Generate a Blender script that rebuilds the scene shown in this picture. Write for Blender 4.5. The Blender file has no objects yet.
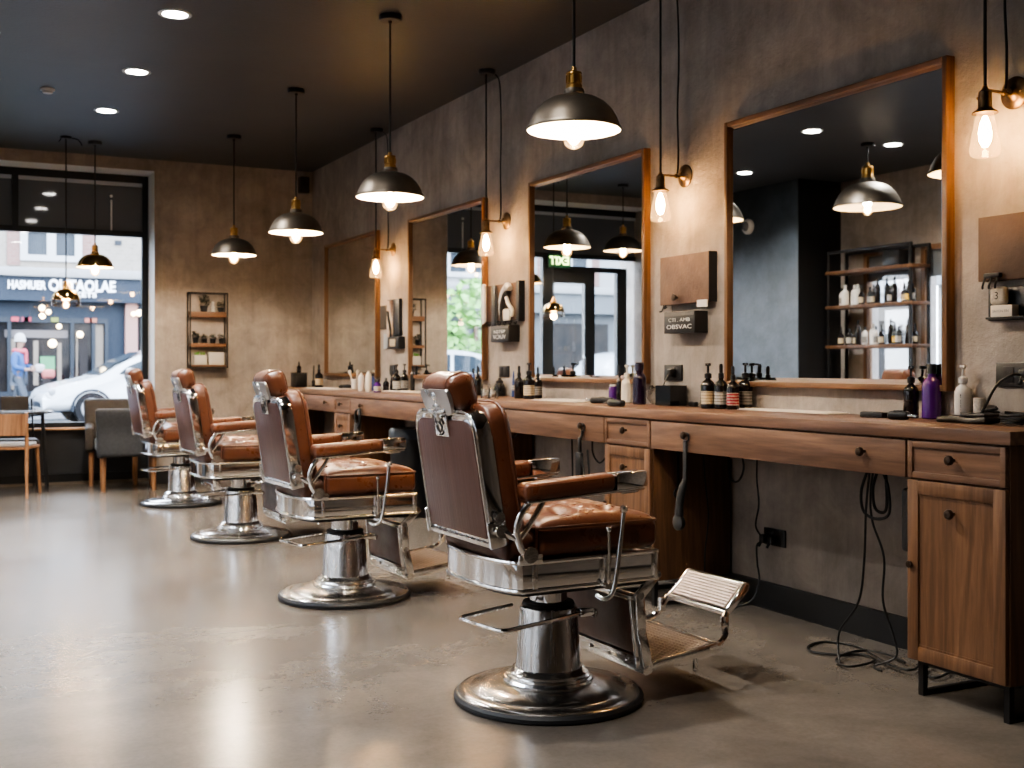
import bpy, bmesh, math, random
from mathutils import Vector as V, Matrix as Mx
random.seed(11)
SC = bpy.context.scene
COL = SC.collection
PI = math.pi
sin, cos = math.sin, math.cos
R = math.radians
I4 = Mx.Identity(4)

# ------------------------------------------------------------------ survey of the photographed room
FPX, YAW, HORIZ, EYE = 1144.04, 0.470038616, 366.11, 1.15   # focal length in px of a 1024 px frame, heading, horizon row, eye height
XW, YB, XC, ZC, HC = 3.543, 11.575, 3.044, 0.943, 3.172       # mirror wall, back wall, counter front, counter top, ceiling
YF = 11.93                                                   # plane of the shop window

def ray(u):
    t = (u - 512) / FPX
    return sin(YAW) + cos(YAW) * t, cos(YAW) - sin(YAW) * t
def on_x(u, v, X):
    a, b = ray(u); d = X / a
    return b * d, EYE + (HORIZ - v) * d / FPX
def on_y(u, v, Y):
    a, b = ray(u); d = Y / b
    return a * d, EYE + (HORIZ - v) * d / FPX
def on_z(u, v, Z):
    a, b = ray(u); d = (EYE - Z) * FPX / (v - HORIZ)
    return a * d, b * d

# ------------------------------------------------------------------ scene bookkeeping
def tag(o, label=None, cat=None, group=None, kind=None):
    if label: o['label'] = label
    if cat: o['category'] = cat
    if group: o['group'] = group
    if kind: o['kind'] = kind
    return o
def thing(name, label, cat, loc=(0, 0, 0), rz=0.0, group=None):
    o = bpy.data.objects.new(name, None); COL.objects.link(o)
    o.empty_display_size = 0.05
    o.location = loc; o.rotation_euler = (0, 0, rz)
    return tag(o, label, cat, group)
def copy_tree(o, parent=None):
    c = o.copy(); COL.objects.link(c); c.parent = parent
    for ch in list(o.children):
        copy_tree(ch, c)
    return c
def dup(o, loc, rz=None, label=None, group=None):
    c = copy_tree(o)
    c.location = loc
    if rz is not None: c.rotation_euler = (0, 0, rz)
    if label: c['label'] = label
    if group: c['group'] = group
    return c

def T(x, y, z): return Mx.Translation((x, y, z))
def RX(a): return Mx.Rotation(a, 4, 'X')
def RY(a): return Mx.Rotation(a, 4, 'Y')
def RZ(a): return Mx.Rotation(a, 4, 'Z')

def smooth_path(pts, k=6, closed=False):
    pts = [V(p) for p in pts]; n = len(pts); out = []
    rng = range(n) if closed else range(n - 1)
    for i in rng:
        if closed:
            p0, p1, p2, p3 = pts[(i - 1) % n], pts[i], pts[(i + 1) % n], pts[(i + 2) % n]
        else:
            p0, p1, p2, p3 = pts[max(i - 1, 0)], pts[i], pts[i + 1], pts[min(i + 2, n - 1)]
        for j in range(k):
            t = j / k
            out.append(0.5 * ((2 * p1) + (-p0 + p2) * t + (2 * p0 - 5 * p1 + 4 * p2 - p3) * t * t + (-p0 + 3 * p1 - 3 * p2 + p3) * t ** 3))
    if not closed: out.append(pts[-1])
    return out
def round_poly(pts, rad, k=5):
    """polygon with rounded corners; rad is one radius or a list"""
    n = len(pts); out = []
    for i in range(n):
        r = rad[i] if isinstance(rad, (list, tuple)) else rad
        p, a, b = V(pts[i]).to_2d(), V(pts[i - 1]).to_2d(), V(pts[(i + 1) % n]).to_2d()
        da, db = (a - p), (b - p)
        if r <= 0: out.append(tuple(p)); continue
        ra = min(r, da.length * .49); rb = min(r, db.length * .49)
        A, B = p + da.normalized() * ra, p + db.normalized() * rb
        for j in range(k + 1):
            t = j / k
            q = A * (1 - t) ** 2 + p * 2 * t * (1 - t) + B * t * t
            out.append(tuple(q))
    return out

class MB:
    def __init__(s): s.b = bmesh.new()
    def box(s, x0, x1, y0, y1, z0, z1, bev=0, seg=2, M=None):
        m = T((x0 + x1) / 2, (y0 + y1) / 2, (z0 + z1) / 2) @ Mx.Diagonal((x1 - x0, y1 - y0, z1 - z0, 1))
        r = bmesh.ops.create_cube(s.b, size=1, matrix=(M or I4) @ m)
        if bev > 0:
            es = list({e for v in r['verts'] for e in v.link_edges})
            bmesh.ops.bevel(s.b, geom=es, offset=bev, segments=seg, profile=.5, affect='EDGES')
        return s
    def lathe(s, prof, n=32, M=None, a0=0.0, a1=2 * PI):
        M = M or I4; full = abs(a1 - a0 - 2 * PI) < 1e-6
        cnt = n if full else n + 1
        rings = []
        for r, z in prof:
            if r < 1e-6:
                rings.append([s.b.verts.new(M @ V((0, 0, z)))])
            else:
                rings.append([s.b.verts.new(M @ V((r * cos(a0 + (a1 - a0) * i / n), r * sin(a0 + (a1 - a0) * i / n), z))) for i in range(cnt)])
        for A, B in zip(rings, rings[1:]):
            for i in range(n):
                j = (i + 1) % cnt
                try:
                    if len(A) == 1 and len(B) == 1: continue
                    if len(A) == 1: s.b.faces.new((A[0], B[j], B[i]))
                    elif len(B) == 1: s.b.faces.new((A[i], A[j], B[0]))
                    else: s.b.faces.new((A[i], A[j], B[j], B[i]))
                except ValueError: pass
        return s
    def cyl(s, c, r, h, n=24, M=None, r2=None):
        r2 = r if r2 is None else r2
        return s.lathe([(0, 0), (r, 0), (r2, h), (0, h)], n, (M or I4) @ T(*c))
    def rod(s, a, b, r, n=12, r2=None):
        a, b = V(a), V(b); d = b - a
        q = d.to_track_quat('Z', 'Y').to_matrix().to_4x4()
        r2 = r if r2 is None else r2
        return s.lathe([(0, 0), (r, 0), (r2, d.length), (0, d.length)], n, T(*a) @ q)
    def ball(s, c, r, n=16, sx=1, sy=1, sz=1, M=None):
        k = max(6, n // 2)
        return s.lathe([(r * sin(PI * i / k), -r * cos(PI * i / k)) for i in range(k + 1)], n, (M or I4) @ T(*c) @ Mx.Diagonal((sx, sy, sz, 1)))
    def tube(s, pts, r, n=8, closed=False, M=None, caps=True):
        M = M or I4
        P = [V(p) for p in pts]; L = len(P)
        def tan(i):
            if closed: return (P[(i + 1) % L] - P[i - 1]).normalized()
            return (P[min(i + 1, L - 1)] - P[max(i - 1, 0)]).normalized()
        t0 = tan(0); up = V((0, 0, 1)) if abs(t0.z) < .9 else V((1, 0, 0))
        nrm = t0.cross(up).normalized(); rings = []; prev = t0
        for i in range(L):
            t = tan(i)
            ax = prev.cross(t)
            if ax.length > 1e-7:
                nrm = Mx.Rotation(prev.angle(t), 3, ax.normalized()) @ nrm
            nrm = (nrm - t * nrm.dot(t)).normalized(); bn = t.cross(nrm); prev = t
            rr = r[i] if isinstance(r, (list, tuple)) else r
            rings.append([s.b.verts.new(M @ (P[i] + (nrm * cos(2 * PI * k / n) + bn * sin(2 * PI * k / n)) * rr)) for k in range(n)])
        for i in range(L if closed else L - 1):
            A, B = rings[i], rings[(i + 1) % L]
            for k in range(n):
                s.b.faces.new((A[k], A[(k + 1) % n], B[(k + 1) % n], B[k]))
        if caps and not closed:
            s.b.faces.new(list(reversed(rings[0]))); s.b.faces.new(rings[-1])
        return s
    def prism(s, poly, h0, h1, M=None, bev=0, seg=2):
        """polygon in local XY extruded from z=h0 to h1"""
        M = M or I4
        lo = [s.b.verts.new(M @ V((p[0], p[1], h0))) for p in poly]
        hi = [s.b.verts.new(M @ V((p[0], p[1], h1))) for p in poly]
        n = len(poly); fs = []
        fs.append(s.b.faces.new(list(reversed(lo)))); fs.append(s.b.faces.new(hi))
        rim = list(fs[0].edges) + list(fs[1].edges)
        for i in range(n):
            s.b.faces.new((lo[i], lo[(i + 1) % n], hi[(i + 1) % n], hi[i]))
        if bev > 0:
            bmesh.ops.bevel(s.b, geom=rim, offset=bev, segments=seg, profile=.5, affect='EDGES')
        return s
    def rbox(s, hx, hy, hz, r, K=3, N=6, M=None, warp=None):
        """soft rounded cushion; warp(p)->p reshapes it"""
        M = M or I4
        def axis(h):
            a = [-h + r * (1 - cos(PI / 2 * k / K)) for k in range(K + 1)]
            inner = h - r
            m = [-inner + 2 * inner * k / N for k in range(1, N)]
            return a + m + [-x for x in reversed(a)]
        ax = [axis(hx), axis(hy), axis(hz)]
        H = (hx, hy, hz); cache = {}
        def vert(i, j, k):
            if (i, j, k) in cache: return cache[(i, j, k)]
            q = V((ax[0][i], ax[1][j], ax[2][k]))
            inner = V([max(-(H[c] - r), min(H[c] - r, q[c])) for c in range(3)])
            d = q - inner
            p = inner + d.normalized() * r if d.length > 1e-9 else q
            if warp: p = warp(p)
            v = s.b.verts.new(M @ p); cache[(i, j, k)] = v; return v
        n = [len(a) - 1 for a in ax]
        for fixed in range(3):
            u, w = [(1, 2), (2, 0), (0, 1)][fixed]
            for side in (0, n[fixed]):
                for i in range(n[u]):
                    for j in range(n[w]):
                        def g(a, b):
                            c = [0, 0, 0]; c[fixed] = side; c[u] = a; c[w] = b; return vert(*c)
                        f = [g(i, j), g(i + 1, j), g(i + 1, j + 1), g(i, j + 1)]
                        if side == 0: f.reverse()
                        s.b.faces.new(f)
        return s
    def quad(s, *p):
        s.b.faces.new([s.b.verts.new(V(q)) for q in p]); return s
    def build(s, name, mat, parent=None, loc=None, rz=0, smooth=True, ang=38):
        bmesh.ops.recalc_face_normals(s.b, faces=s.b.faces)
        me = bpy.data.meshes.new(name); s.b.to_mesh(me); s.b.free()
        if mat is not None: me.materials.append(mat)
        if smooth:
            me.polygons.foreach_set('use_smooth', [True] * len(me.polygons))
            me.set_sharp_from_angle(angle=R(ang))
        o = bpy.data.objects.new(name, me); COL.objects.link(o)
        if parent is not None: o.parent = parent
        if loc is not None: o.location = loc
        if rz: o.rotation_euler = (0, 0, rz)
        return o
def struct(name, mb, mat, parent=None, smooth=False, loc=None):
    o = mb.build(name, mat, parent, loc, smooth=smooth)
    if parent is None: o['kind'] = 'structure'
    return o

def text_mesh(body, size, extrude, mat, parent, M, name='lettering', align='CENTER', spacing=1.0, bold=0.0, width=None):
    cu = bpy.data.curves.new(name, 'FONT'); cu.body = body; cu.size = size; cu.extrude = extrude
    cu.align_x = align; cu.align_y = 'CENTER'; cu.space_character = spacing; cu.offset = bold; cu.resolution_u = 3
    tmp = bpy.data.objects.new(name, cu); COL.objects.link(tmp)
    bpy.context.view_layer.update()
    me = bpy.data.meshes.new_from_object(tmp.evaluated_get(bpy.context.evaluated_depsgraph_get()))
    bpy.data.objects.remove(tmp); bpy.data.curves.remove(cu)
    if width:
        w = max(v.co.x for v in me.vertices) - min(v.co.x for v in me.vertices)
        me.transform(Mx.Diagonal((width / w, 1, 1, 1)))
    me.transform(M); me.materials.clear(); me.materials.append(mat)
    o = bpy.data.objects.new(name, me); COL.objects.link(o); o.parent = parent
    return o

# ------------------------------------------------------------------ materials
def new_mat(name):
    m = bpy.data.materials.new(name); m.use_nodes = True
    nt = m.node_tree; return m, nt, nt.nodes['Principled BSDF']
def setp(b, **k):
    for n, v in k.items():
        n = n.replace('_', ' ')
        if n in b.inputs: b.inputs[n].default_value = v
def rgb(c): return (c[0], c[1], c[2], 1)
def coords(nt, stretch=(1, 1, 1), rot=(0, 0, 0)):
    tc = nt.nodes.new('ShaderNodeTexCoord'); mp = nt.nodes.new('ShaderNodeMapping')
    mp.inputs['Scale'].default_value = stretch; mp.inputs['Rotation'].default_value = rot
    nt.links.new(tc.outputs['Object'], mp.inputs['Vector']); return mp.outputs['Vector']
def noise(nt, vec, scale, detail=6, rough=.6, dist=0):
    n = nt.nodes.new('ShaderNodeTexNoise'); n.inputs['Scale'].default_value = scale
    n.inputs['Detail'].default_value = detail; n.inputs['Roughness'].default_value = rough
    n.inputs['Distortion'].default_value = dist
    if vec is not None: nt.links.new(vec, n.inputs['Vector'])
    return n.outputs['Fac']
def ramp(nt, fac, stops):
    r = nt.nodes.new('ShaderNodeValToRGB'); e = r.color_ramp.elements
    while len(e) < len(stops): e.new(.5)
    for x, (p, c) in zip(e, stops): x.position = p; x.color = rgb(c) if len(c) == 3 else c
    nt.links.new(fac, r.inputs['Fac']); return r.outputs['Color']
def mix(nt, a, b, fac, mode='MIX'):
    m = nt.nodes.new('ShaderNodeMix'); m.data_type = 'RGBA'; m.blend_type = mode
    for s, v in ((0, fac), (6, a), (7, b)):
        if isinstance(v, (int, float)): m.inputs[s].default_value = v
        elif isinstance(v, tuple): m.inputs[s].default_value = rgb(v)
        else: nt.links.new(v, m.inputs[s])
    return m.outputs[2]
def maprange(nt, fac, a, b, c, d):
    m = nt.nodes.new('ShaderNodeMapRange')
    for i, v in enumerate((a, b, c, d)): m.inputs[i + 1].default_value = v
    nt.links.new(fac, m.inputs[0]); return m.outputs[0]
def bump(nt, b, h, strength, dist=.01):
    n = nt.nodes.new('ShaderNodeBump'); n.inputs['Strength'].default_value = strength; n.inputs['Distance'].default_value = dist
    nt.links.new(h, n.inputs['Height']); nt.links.new(n.outputs['Normal'], b.inputs['Normal'])

def plain(name, c, rough=.5, metal=0, c2=None, scale=6, stretch=(1, 1, 1), bmp=0, bscale=None, rvar=0, spec=.5, coat=0, aniso=0, dist=.01, trans=0, sheen=0):
    m, nt, b = new_mat(name)
    setp(b, Base_Color=rgb(c), Roughness=rough, Metallic=metal, Specular_IOR_Level=spec, Coat_Weight=coat, Anisotropic=aniso, Transmission_Weight=trans, Sheen_Weight=sheen)
    if c2 or bmp or rvar:
        v = coords(nt, stretch)
        if c2 or rvar:
            f = noise(nt, v, scale)
            if c2: nt.links.new(ramp(nt, f, [(.3, c), (.7, c2)]), b.inputs['Base Color'])
            if rvar: nt.links.new(maprange(nt, f, .3, .7, rough - rvar, rough + rvar), b.inputs['Roughness'])
        if bmp: bump(nt, b, noise(nt, v, bscale or scale * 8, 4), bmp, dist)
    return m
def emit(name, c, s):
    m, nt, b = new_mat(name); setp(b, Base_Color=rgb(c), Emission_Color=rgb(c), Emission_Strength=s); return m
def glass(name, tint=(1, 1, 1), refl=.04, rough=0.0):
    """thin architectural glass: clear, with a fresnel reflection"""
    m = bpy.data.materials.new(name); m.use_nodes = True; nt = m.node_tree; nt.nodes.clear()
    o = nt.nodes.new('ShaderNodeOutputMaterial'); mx = nt.nodes.new('ShaderNodeMixShader')
    t = nt.nodes.new('ShaderNodeBsdfTransparent'); t.inputs['Color'].default_value = rgb(tint)
    g = nt.nodes.new('ShaderNodeBsdfGlossy'); g.inputs['Roughness'].default_value = rough
    lw = nt.nodes.new('ShaderNodeLayerWeight'); lw.inputs['Blend'].default_value = .25
    fac = maprange(nt, lw.outputs['Fresnel'], 0, 1, refl, .9)
    nt.links.new(fac, mx.inputs[0]); nt.links.new(t.outputs[0], mx.inputs[1]); nt.links.new(g.outputs[0], mx.inputs[2])
    nt.links.new(mx.outputs[0], o.inputs['Surface']); return m
def wood(name, dark, mid, light, axis='Y', rough=.42, scale=1.0, knots=True, bmp=.12):
    m, nt, b = new_mat(name)
    st = {'X': (.5, 7, 7), 'Y': (7, .5, 7), 'Z': (7, 7, .5)}[axis]
    st = tuple(s * scale for s in st)
    v = coords(nt, st)
    low = noise(nt, v, 1.1, 3, .5, 1.2)
    fine = noise(nt, v, 9, 8, .7, .3)
    w = nt.nodes.new('ShaderNodeTexWave'); w.wave_type = 'BANDS'; w.bands_direction = 'DIAGONAL'
    w.inputs['Scale'].default_value = 1.3; w.inputs['Distortion'].default_value = 7; w.inputs['Detail'].default_value = 3
    w.inputs['Detail Scale'].default_value = 1.2
    nt.links.new(v, w.inputs['Vector'])
    base = ramp(nt, low, [(.3, dark), (.5, mid), (.72, light)])
    g = ramp(nt, w.outputs['Fac'], [(.0, (.62, .60, .58)), (.5, (1, 1, 1)), (1, (.86, .84, .82))])
    c = mix(nt, base, g, .75, 'MULTIPLY')
    f = ramp(nt, fine, [(.3, (.55, .52, .5)), (.62, (1.08, 1.06, 1.05))])
    c = mix(nt, c, f, .7, 'MULTIPLY')
    if knots:
        kv = coords(nt, {'X': (.9, 3, 3), 'Y': (3, .9, 3), 'Z': (3, 3, .9)}[axis])
        vo = nt.nodes.new('ShaderNodeTexVoronoi'); vo.inputs['Scale'].default_value = 1.25; nt.links.new(kv, vo.inputs['Vector'])
        k = ramp(nt, vo.outputs['Distance'], [(.03, (.35, .3, .27)), (.11, (1, 1, 1))])
        c = mix(nt, c, k, .8, 'MULTIPLY')
    nt.links.new(c, b.inputs['Base Color'])
    nt.links.new(maprange(nt, fine, .2, .8, rough + .12, rough - .06), b.inputs['Roughness'])
    bump(nt, b, fine, bmp, .004)
    return m
def leather(name, c, c2, rough=.34, grain=220, bmp=.18):
    m, nt, b = new_mat(name); v = coords(nt)
    f = noise(nt, v, 7, 6, .6, .4)
    nt.links.new(ramp(nt, f, [(.28, c), (.72, c2)]), b.inputs['Base Color'])
    nt.links.new(maprange(nt, noise(nt, v, 16, 4), .3, .7, rough - .07, rough + .1), b.inputs['Roughness'])
    vo = nt.nodes.new('ShaderNodeTexVoronoi'); vo.inputs['Scale'].default_value = grain; nt.links.new(v, vo.inputs['Vector'])
    bump(nt, b, mix(nt, vo.outputs['Distance'], noise(nt, v, 11, 3), .45), bmp, .004)
    setp(b, Specular_IOR_Level=.55); return m
SKY, EXPO, LOOK = 5.8, 2.3, 'AgX - Medium High Contrast'
# ------------------------------------------------------------------ material library
def wall_plaster(name, c1, c2, c3, rough=.75, bmp=.5):
    m, nt, b = new_mat(name)
    v = coords(nt)
    big = noise(nt, v, 1.1, 5, .6, .6)
    mid = noise(nt, v, 5, 8, .7, .5)
    vs = coords(nt, (9, 9, .8)); streak = noise(nt, vs, 1.5, 5, .65, .3)
    c = ramp(nt, big, [(.3, c1), (.52, c2), (.72, c3)])
    c = mix(nt, c, ramp(nt, mid, [(.32, (.60, .59, .58)), (.6, (1.10, 1.05, 1.04))]), .6, 'MULTIPLY')
    c = mix(nt, c, ramp(nt, streak, [(.3, (.76, .76, .76)), (.6, (1.06, 1.04, 1.04))]), .55, 'MULTIPLY')
    nt.links.new(c, b.inputs['Base Color'])
    setp(b, Roughness=rough, Specular_IOR_Level=.3)
    bump(nt, b, mix(nt, mid, noise(nt, v, 38, 6), .4), bmp, .02)
    return m
M_wall = wall_plaster('concrete_plaster', (.27, .245, .22), (.37, .338, .306), (.47, .43, .39))
M_wall_dark = plain('charcoal_wall', (.026, .033, .042), .42, c2=(.055, .067, .082), scale=5, bmp=.3, bscale=26)
M_black_wall = plain('black_wall', (.007, .007, .008), .6)
M_wains = plain('charcoal_panel', (.022, .023, .026), .5, c2=(.03, .031, .034), scale=3)
M_ceil = plain('charcoal_ceiling', (.050, .052, .057), .5, c2=(.062, .064, .070), scale=1.5, bmp=.15, bscale=40, spec=.35)
M_white = plain('white_paint', (.78, .80, .82), .5)
M_base = plain('black_baseboard', (.006, .006, .006), .45)
M_frame = plain('black_metal_frame', (.012, .014, .017), .35, spec=.4)
M_iron = plain('black_iron', (.012, .011, .011), .45, metal=.3)
M_black = plain('black_plastic', (.009, .009, .010), .38)
M_blackgloss = plain('black_gloss', (.006, .006, .007), .12)
M_rubber = plain('black_rubber', (.012, .012, .013), .55)
M_blindglass = plain('dark_tinted_panel', (.13, .145, .165), .04, spec=.6)
M_glass = glass('window_glass')
M_clear = glass('clear_glass', (.97, .95, .92), .06)
def bulb_glass(name, tint, glow, k):
    m = glass(name, tint, .03); nt = m.node_tree
    out = [n for n in nt.nodes if n.type == 'OUTPUT_MATERIAL'][0]; src = out.inputs['Surface'].links[0].from_socket
    for n in nt.nodes:
        if n.type == 'MAP_RANGE': n.inputs[4].default_value = .22
    e = nt.nodes.new('ShaderNodeEmission'); e.inputs['Color'].default_value = rgb(glow); e.inputs['Strength'].default_value = k
    a = nt.nodes.new('ShaderNodeAddShader'); nt.links.new(src, a.inputs[0]); nt.links.new(e.outputs[0], a.inputs[1]); nt.links.new(a.outputs[0], out.inputs['Surface'])
    return m
M_bulbglass = bulb_glass('lit_bulb_glass', (1, .97, .92), (1, .55, .2), .16)
M_mirror = plain('mirror_silver', (.86, .88, .88), .012, metal=1)
M_edge = plain('bevelled_mirror_edge', (.90, .92, .92), .06, metal=1)
M_chrome = plain('chrome', (.86, .86, .86), .07, metal=1, rvar=.03, scale=9)
M_chrome_w = plain('worn_chrome', (.80, .79, .77), .16, metal=1, rvar=.08, scale=26, bmp=.12, bscale=60, dist=.004)
M_satin = plain('satin_metal', (.55, .53, .52), .3, metal=1, rvar=.05, scale=14)
M_brushed = plain('brushed_steel', (.62, .60, .58), .24, metal=1, c2=(.70, .68, .66), scale=1.5, stretch=(60, 60, 1), rvar=.07, aniso=.5)
M_dish = plain('brushed_base_steel', (.56, .54, .52), .22, metal=1, rvar=.07, scale=5)
M_leather = leather('saddle_leather', (.082, .027, .013), (.168, .057, .025), .31)
M_leather_d = leather('dark_saddle_leather', (.062, .022, .012), (.10, .038, .02), .36)
M_pipe = leather('leather_piping', (.085, .026, .010), (.13, .042, .018), .4)
M_backleather = plain('plum_back_leather', (.085, .036, .027), .36, c2=(.125, .056, .043), scale=2.2, stretch=(1, 9, .7), bmp=.12, bscale=12)
M_brass = plain('aged_brass', (.50, .30, .10), .3, metal=1, c2=(.34, .20, .07), scale=14)
M_bronze = plain('dark_bronze', (.10, .085, .07), .42, metal=.8, c2=(.16, .135, .11), scale=6)
M_antique = plain('antique_brass', (.26, .17, .09), .38, metal=1, c2=(.13, .085, .05), scale=25)
M_lining = plain('cream_shade_lining', (.82, .72, .52), .5)
M_gold = plain('gold_mirror_shade', (.75, .52, .22), .12, metal=1, c2=(.5, .34, .14), scale=9)
M_cord = plain('black_cord', (.008, .008, .008), .5)
M_counter = wood('worktop_wood', (.135, .070, .043), (.215, .120, .076), (.30, .175, .115), 'Y', .34, bmp=.08)
M_drawer = wood('drawer_wood', (.115, .058, .034), (.195, .106, .064), (.28, .160, .102), 'Y', .46)
M_door = wood('door_wood', (.088, .043, .021), (.155, .078, .039), (.225, .118, .062), 'Z', .46)
M_side = wood('side_panel_wood', (.085, .040, .018), (.13, .062, .028), (.175, .088, .042), 'Z', .5)
M_mframe = wood('mirror_frame_wood', (.15, .075, .034), (.22, .115, .055), (.28, .15, .075), 'Z', .42, knots=False)
M_mframe_h = wood('mirror_frame_wood_rail', (.15, .075, .034), (.22, .115, .055), (.28, .15, .075), 'Y', .42, knots=False)
M_board = plain('burnt_wood_board', (.20, .118, .080), .6, c2=(.095, .055, .040), scale=9, stretch=(1, 1, .7), bmp=.3, bscale=60)
M_shelfwood = wood('shelf_wood', (.16, .075, .035), (.24, .12, .058), (.32, .17, .09), 'X', .5, 1.4)
M_chairwood = wood('chair_wood', (.22, .10, .045), (.32, .16, .075), (.42, .22, .11), 'Z', .45, 1.5, knots=False)
M_sill = wood('sill_wood', (.35, .19, .08), (.45, .26, .12), (.5, .3, .15), 'X', .45, knots=False)
M_knob = plain('bronze_knob', (.045, .030, .022), .35, metal=.7, c2=(.075, .05, .035), scale=40)
M_grey_fabric = plain('charcoal_fabric', (.035, .037, .041), .8, c2=(.05, .052, .057), scale=40, bmp=.2, bscale=300)
M_dark_fabric = plain('dark_brown_fabric', (.030, .025, .022), .75, c2=(.045, .038, .033), scale=14, bmp=.3, bscale=90)
M_paper = plain('white_paper', (.72, .66, .58), .7)
M_cream = plain('cream_plastic', (.72, .66, .56), .4)
M_whitep = plain('white_plastic', (.66, .64, .62), .35)
M_amberblack = plain('black_bottle_glass', (.010, .008, .008), .08, coat=.3)
M_purple = plain('purple_bottle', (.075, .012, .16), .12, coat=.4)
M_darkpurple = plain('dark_purple_bottle', (.016, .007, .022), .1, coat=.4)
M_bluecap = plain('blue_plastic', (.03, .06, .2), .3)
M_leaf = plain('dark_leaf', (.012, .020, .010), .6, c2=(.022, .034, .016), scale=30)
M_leafgreen = plain('fresh_leaf', (.14, .32, .06), .6, c2=(.08, .22, .04), scale=8)
M_ink = plain('white_lettering', (.70, .70, .68), .5)
M_inkdark = plain('dark_lettering', (.03, .025, .025), .5)
M_tread = plain('foot_tread', (.22, .185, .165), .36, metal=.8, c2=(.32, .27, .24), scale=18)
M_treadbase = plain('foot_tread_base', (.16, .12, .10), .42, metal=.4, c2=(.26, .20, .16), scale=14)
M_bulb = emit('glowing_filament', (1.0, .56, .20), 55)
M_bulbcore = emit('bulb_glow', (1.0, .62, .28), 16)
M_lens = emit('downlight_lens', (1.0, .96, .90), 16)

def label_mat(name, paper, ink):
    m, nt, b = new_mat(name)
    v = coords(nt, (1, 1, 1))
    w = nt.nodes.new('ShaderNodeTexWave'); w.wave_type = 'BANDS'; w.bands_direction = 'Z'; w.inputs['Scale'].default_value = 22
    nt.links.new(v, w.inputs['Vector'])
    n = noise(nt, v, 130, 2)
    f = maprange(nt, mix(nt, w.outputs['Fac'], n, .62), .50, .60, 0, .75)
    nt.links.new(mix(nt, paper, ink, f), b.inputs['Base Color']); setp(b, Roughness=.5); return m
M_lab_cream = label_mat('cream_label', (.62, .52, .36), (.25, .2, .14))
M_lab_white = label_mat('white_label', (.55, .52, .48), (.10, .09, .08))
M_lab_red = label_mat('red_label', (.32, .02, .04), (.6, .5, .45))
M_lab_grey = label_mat('grey_label', (.30, .29, .28), (.05, .05, .05))
M_lab_violet = plain('violet_label', (.10, .022, .22), .25, c2=(.14, .04, .28), scale=30)

def floor_material():
    m, nt, b = new_mat('polished_concrete')
    v = coords(nt)
    big = noise(nt, v, .55, 6, .62, .8)
    mid = noise(nt, v, 3.2, 8, .68, .4)
    fine = noise(nt, v, 55, 6, .7)
    c = ramp(nt, big, [(.28, (.098, .083, .070)), (.5, (.146, .127, .108)), (.74, (.202, .179, .154))])
    c = mix(nt, c, ramp(nt, mid, [(.3, (.70, .69, .68)), (.62, (1.08, 1.07, 1.06))]), .65, 'MULTIPLY')
    c = mix(nt, c, ramp(nt, fine, [(.35, (.84, .83, .82)), (.6, (1.04, 1.03, 1.03))]), .6, 'MULTIPLY')
    # two saw-cut joints running across the room
    sp = nt.nodes.new('ShaderNodeSeparateXYZ'); nt.links.new(v, sp.inputs[0])
    def line(axis, at, w):
        s = nt.nodes.new('ShaderNodeMath'); s.operation = 'SUBTRACT'; nt.links.new(sp.outputs[axis], s.inputs[0]); s.inputs[1].default_value = at
        a = nt.nodes.new('ShaderNodeMath'); a.operation = 'ABSOLUTE'; nt.links.new(s.outputs[0], a.inputs[0])
        return maprange(nt, a.outputs[0], w, w * 2.2, .72, 1)
    for ax, at in ((1, 4.95), (1, 9.2), (0, -.7)):
        c = mix(nt, c, line(ax, at, .0035), 1.0, 'MULTIPLY')
    nt.links.new(c, b.inputs['Base Color'])
    nt.links.new(maprange(nt, big, .3, .7, .17, .27), b.inputs['Roughness'])
    setp(b, Specular_IOR_Level=.55)
    bump(nt, b, noise(nt, v, 2.0, 3), .03, .01)
    return m
M_floor = floor_material()

# ------------------------------------------------------------------ the room shell
XL = -1.9            # recessed wall opposite the mirrors
XJ = 1.955           # jamb of the shopfront opening
ZH = 3.06            # head of the shopfront opening
struct('floor', MB().box(-2.1, XW + .2, -2.4, 12.3, -.2, 0), M_floor)
struct('ceiling', MB().box(-2.1, XW + .2, -2.4, 12.3, HC, HC + .2), M_ceil)
struct('wall_right', MB().box(XW, XW + .2, -2.4, 12.3, 0, HC), M_wall)
struct('wall_behind', MB().box(-2.1, XW, -2.4, -2.2, 0, HC), M_wall)
w = MB()
w.box(XJ, XW, YB, 12.3, 0, HC); w.box(-.75, XJ, YB, 12.3, ZH, HC); w.box(-2.1, -.75, YB, 12.3, 0, HC)
struct('wall_back', w, M_wall)
w = MB(); w.quad((XJ - .002, YB, 0), (XJ - .002, YF, 0), (XJ - .002, YF, ZH), (XJ - .002, YB, ZH))
w.quad((-.75, YB, ZH - .002), (XJ, YB, ZH - .002), (XJ, YF, ZH - .002), (-.75, YF, ZH - .002))
struct('trim_1', w, M_white)                                       # white painted reveal
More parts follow.
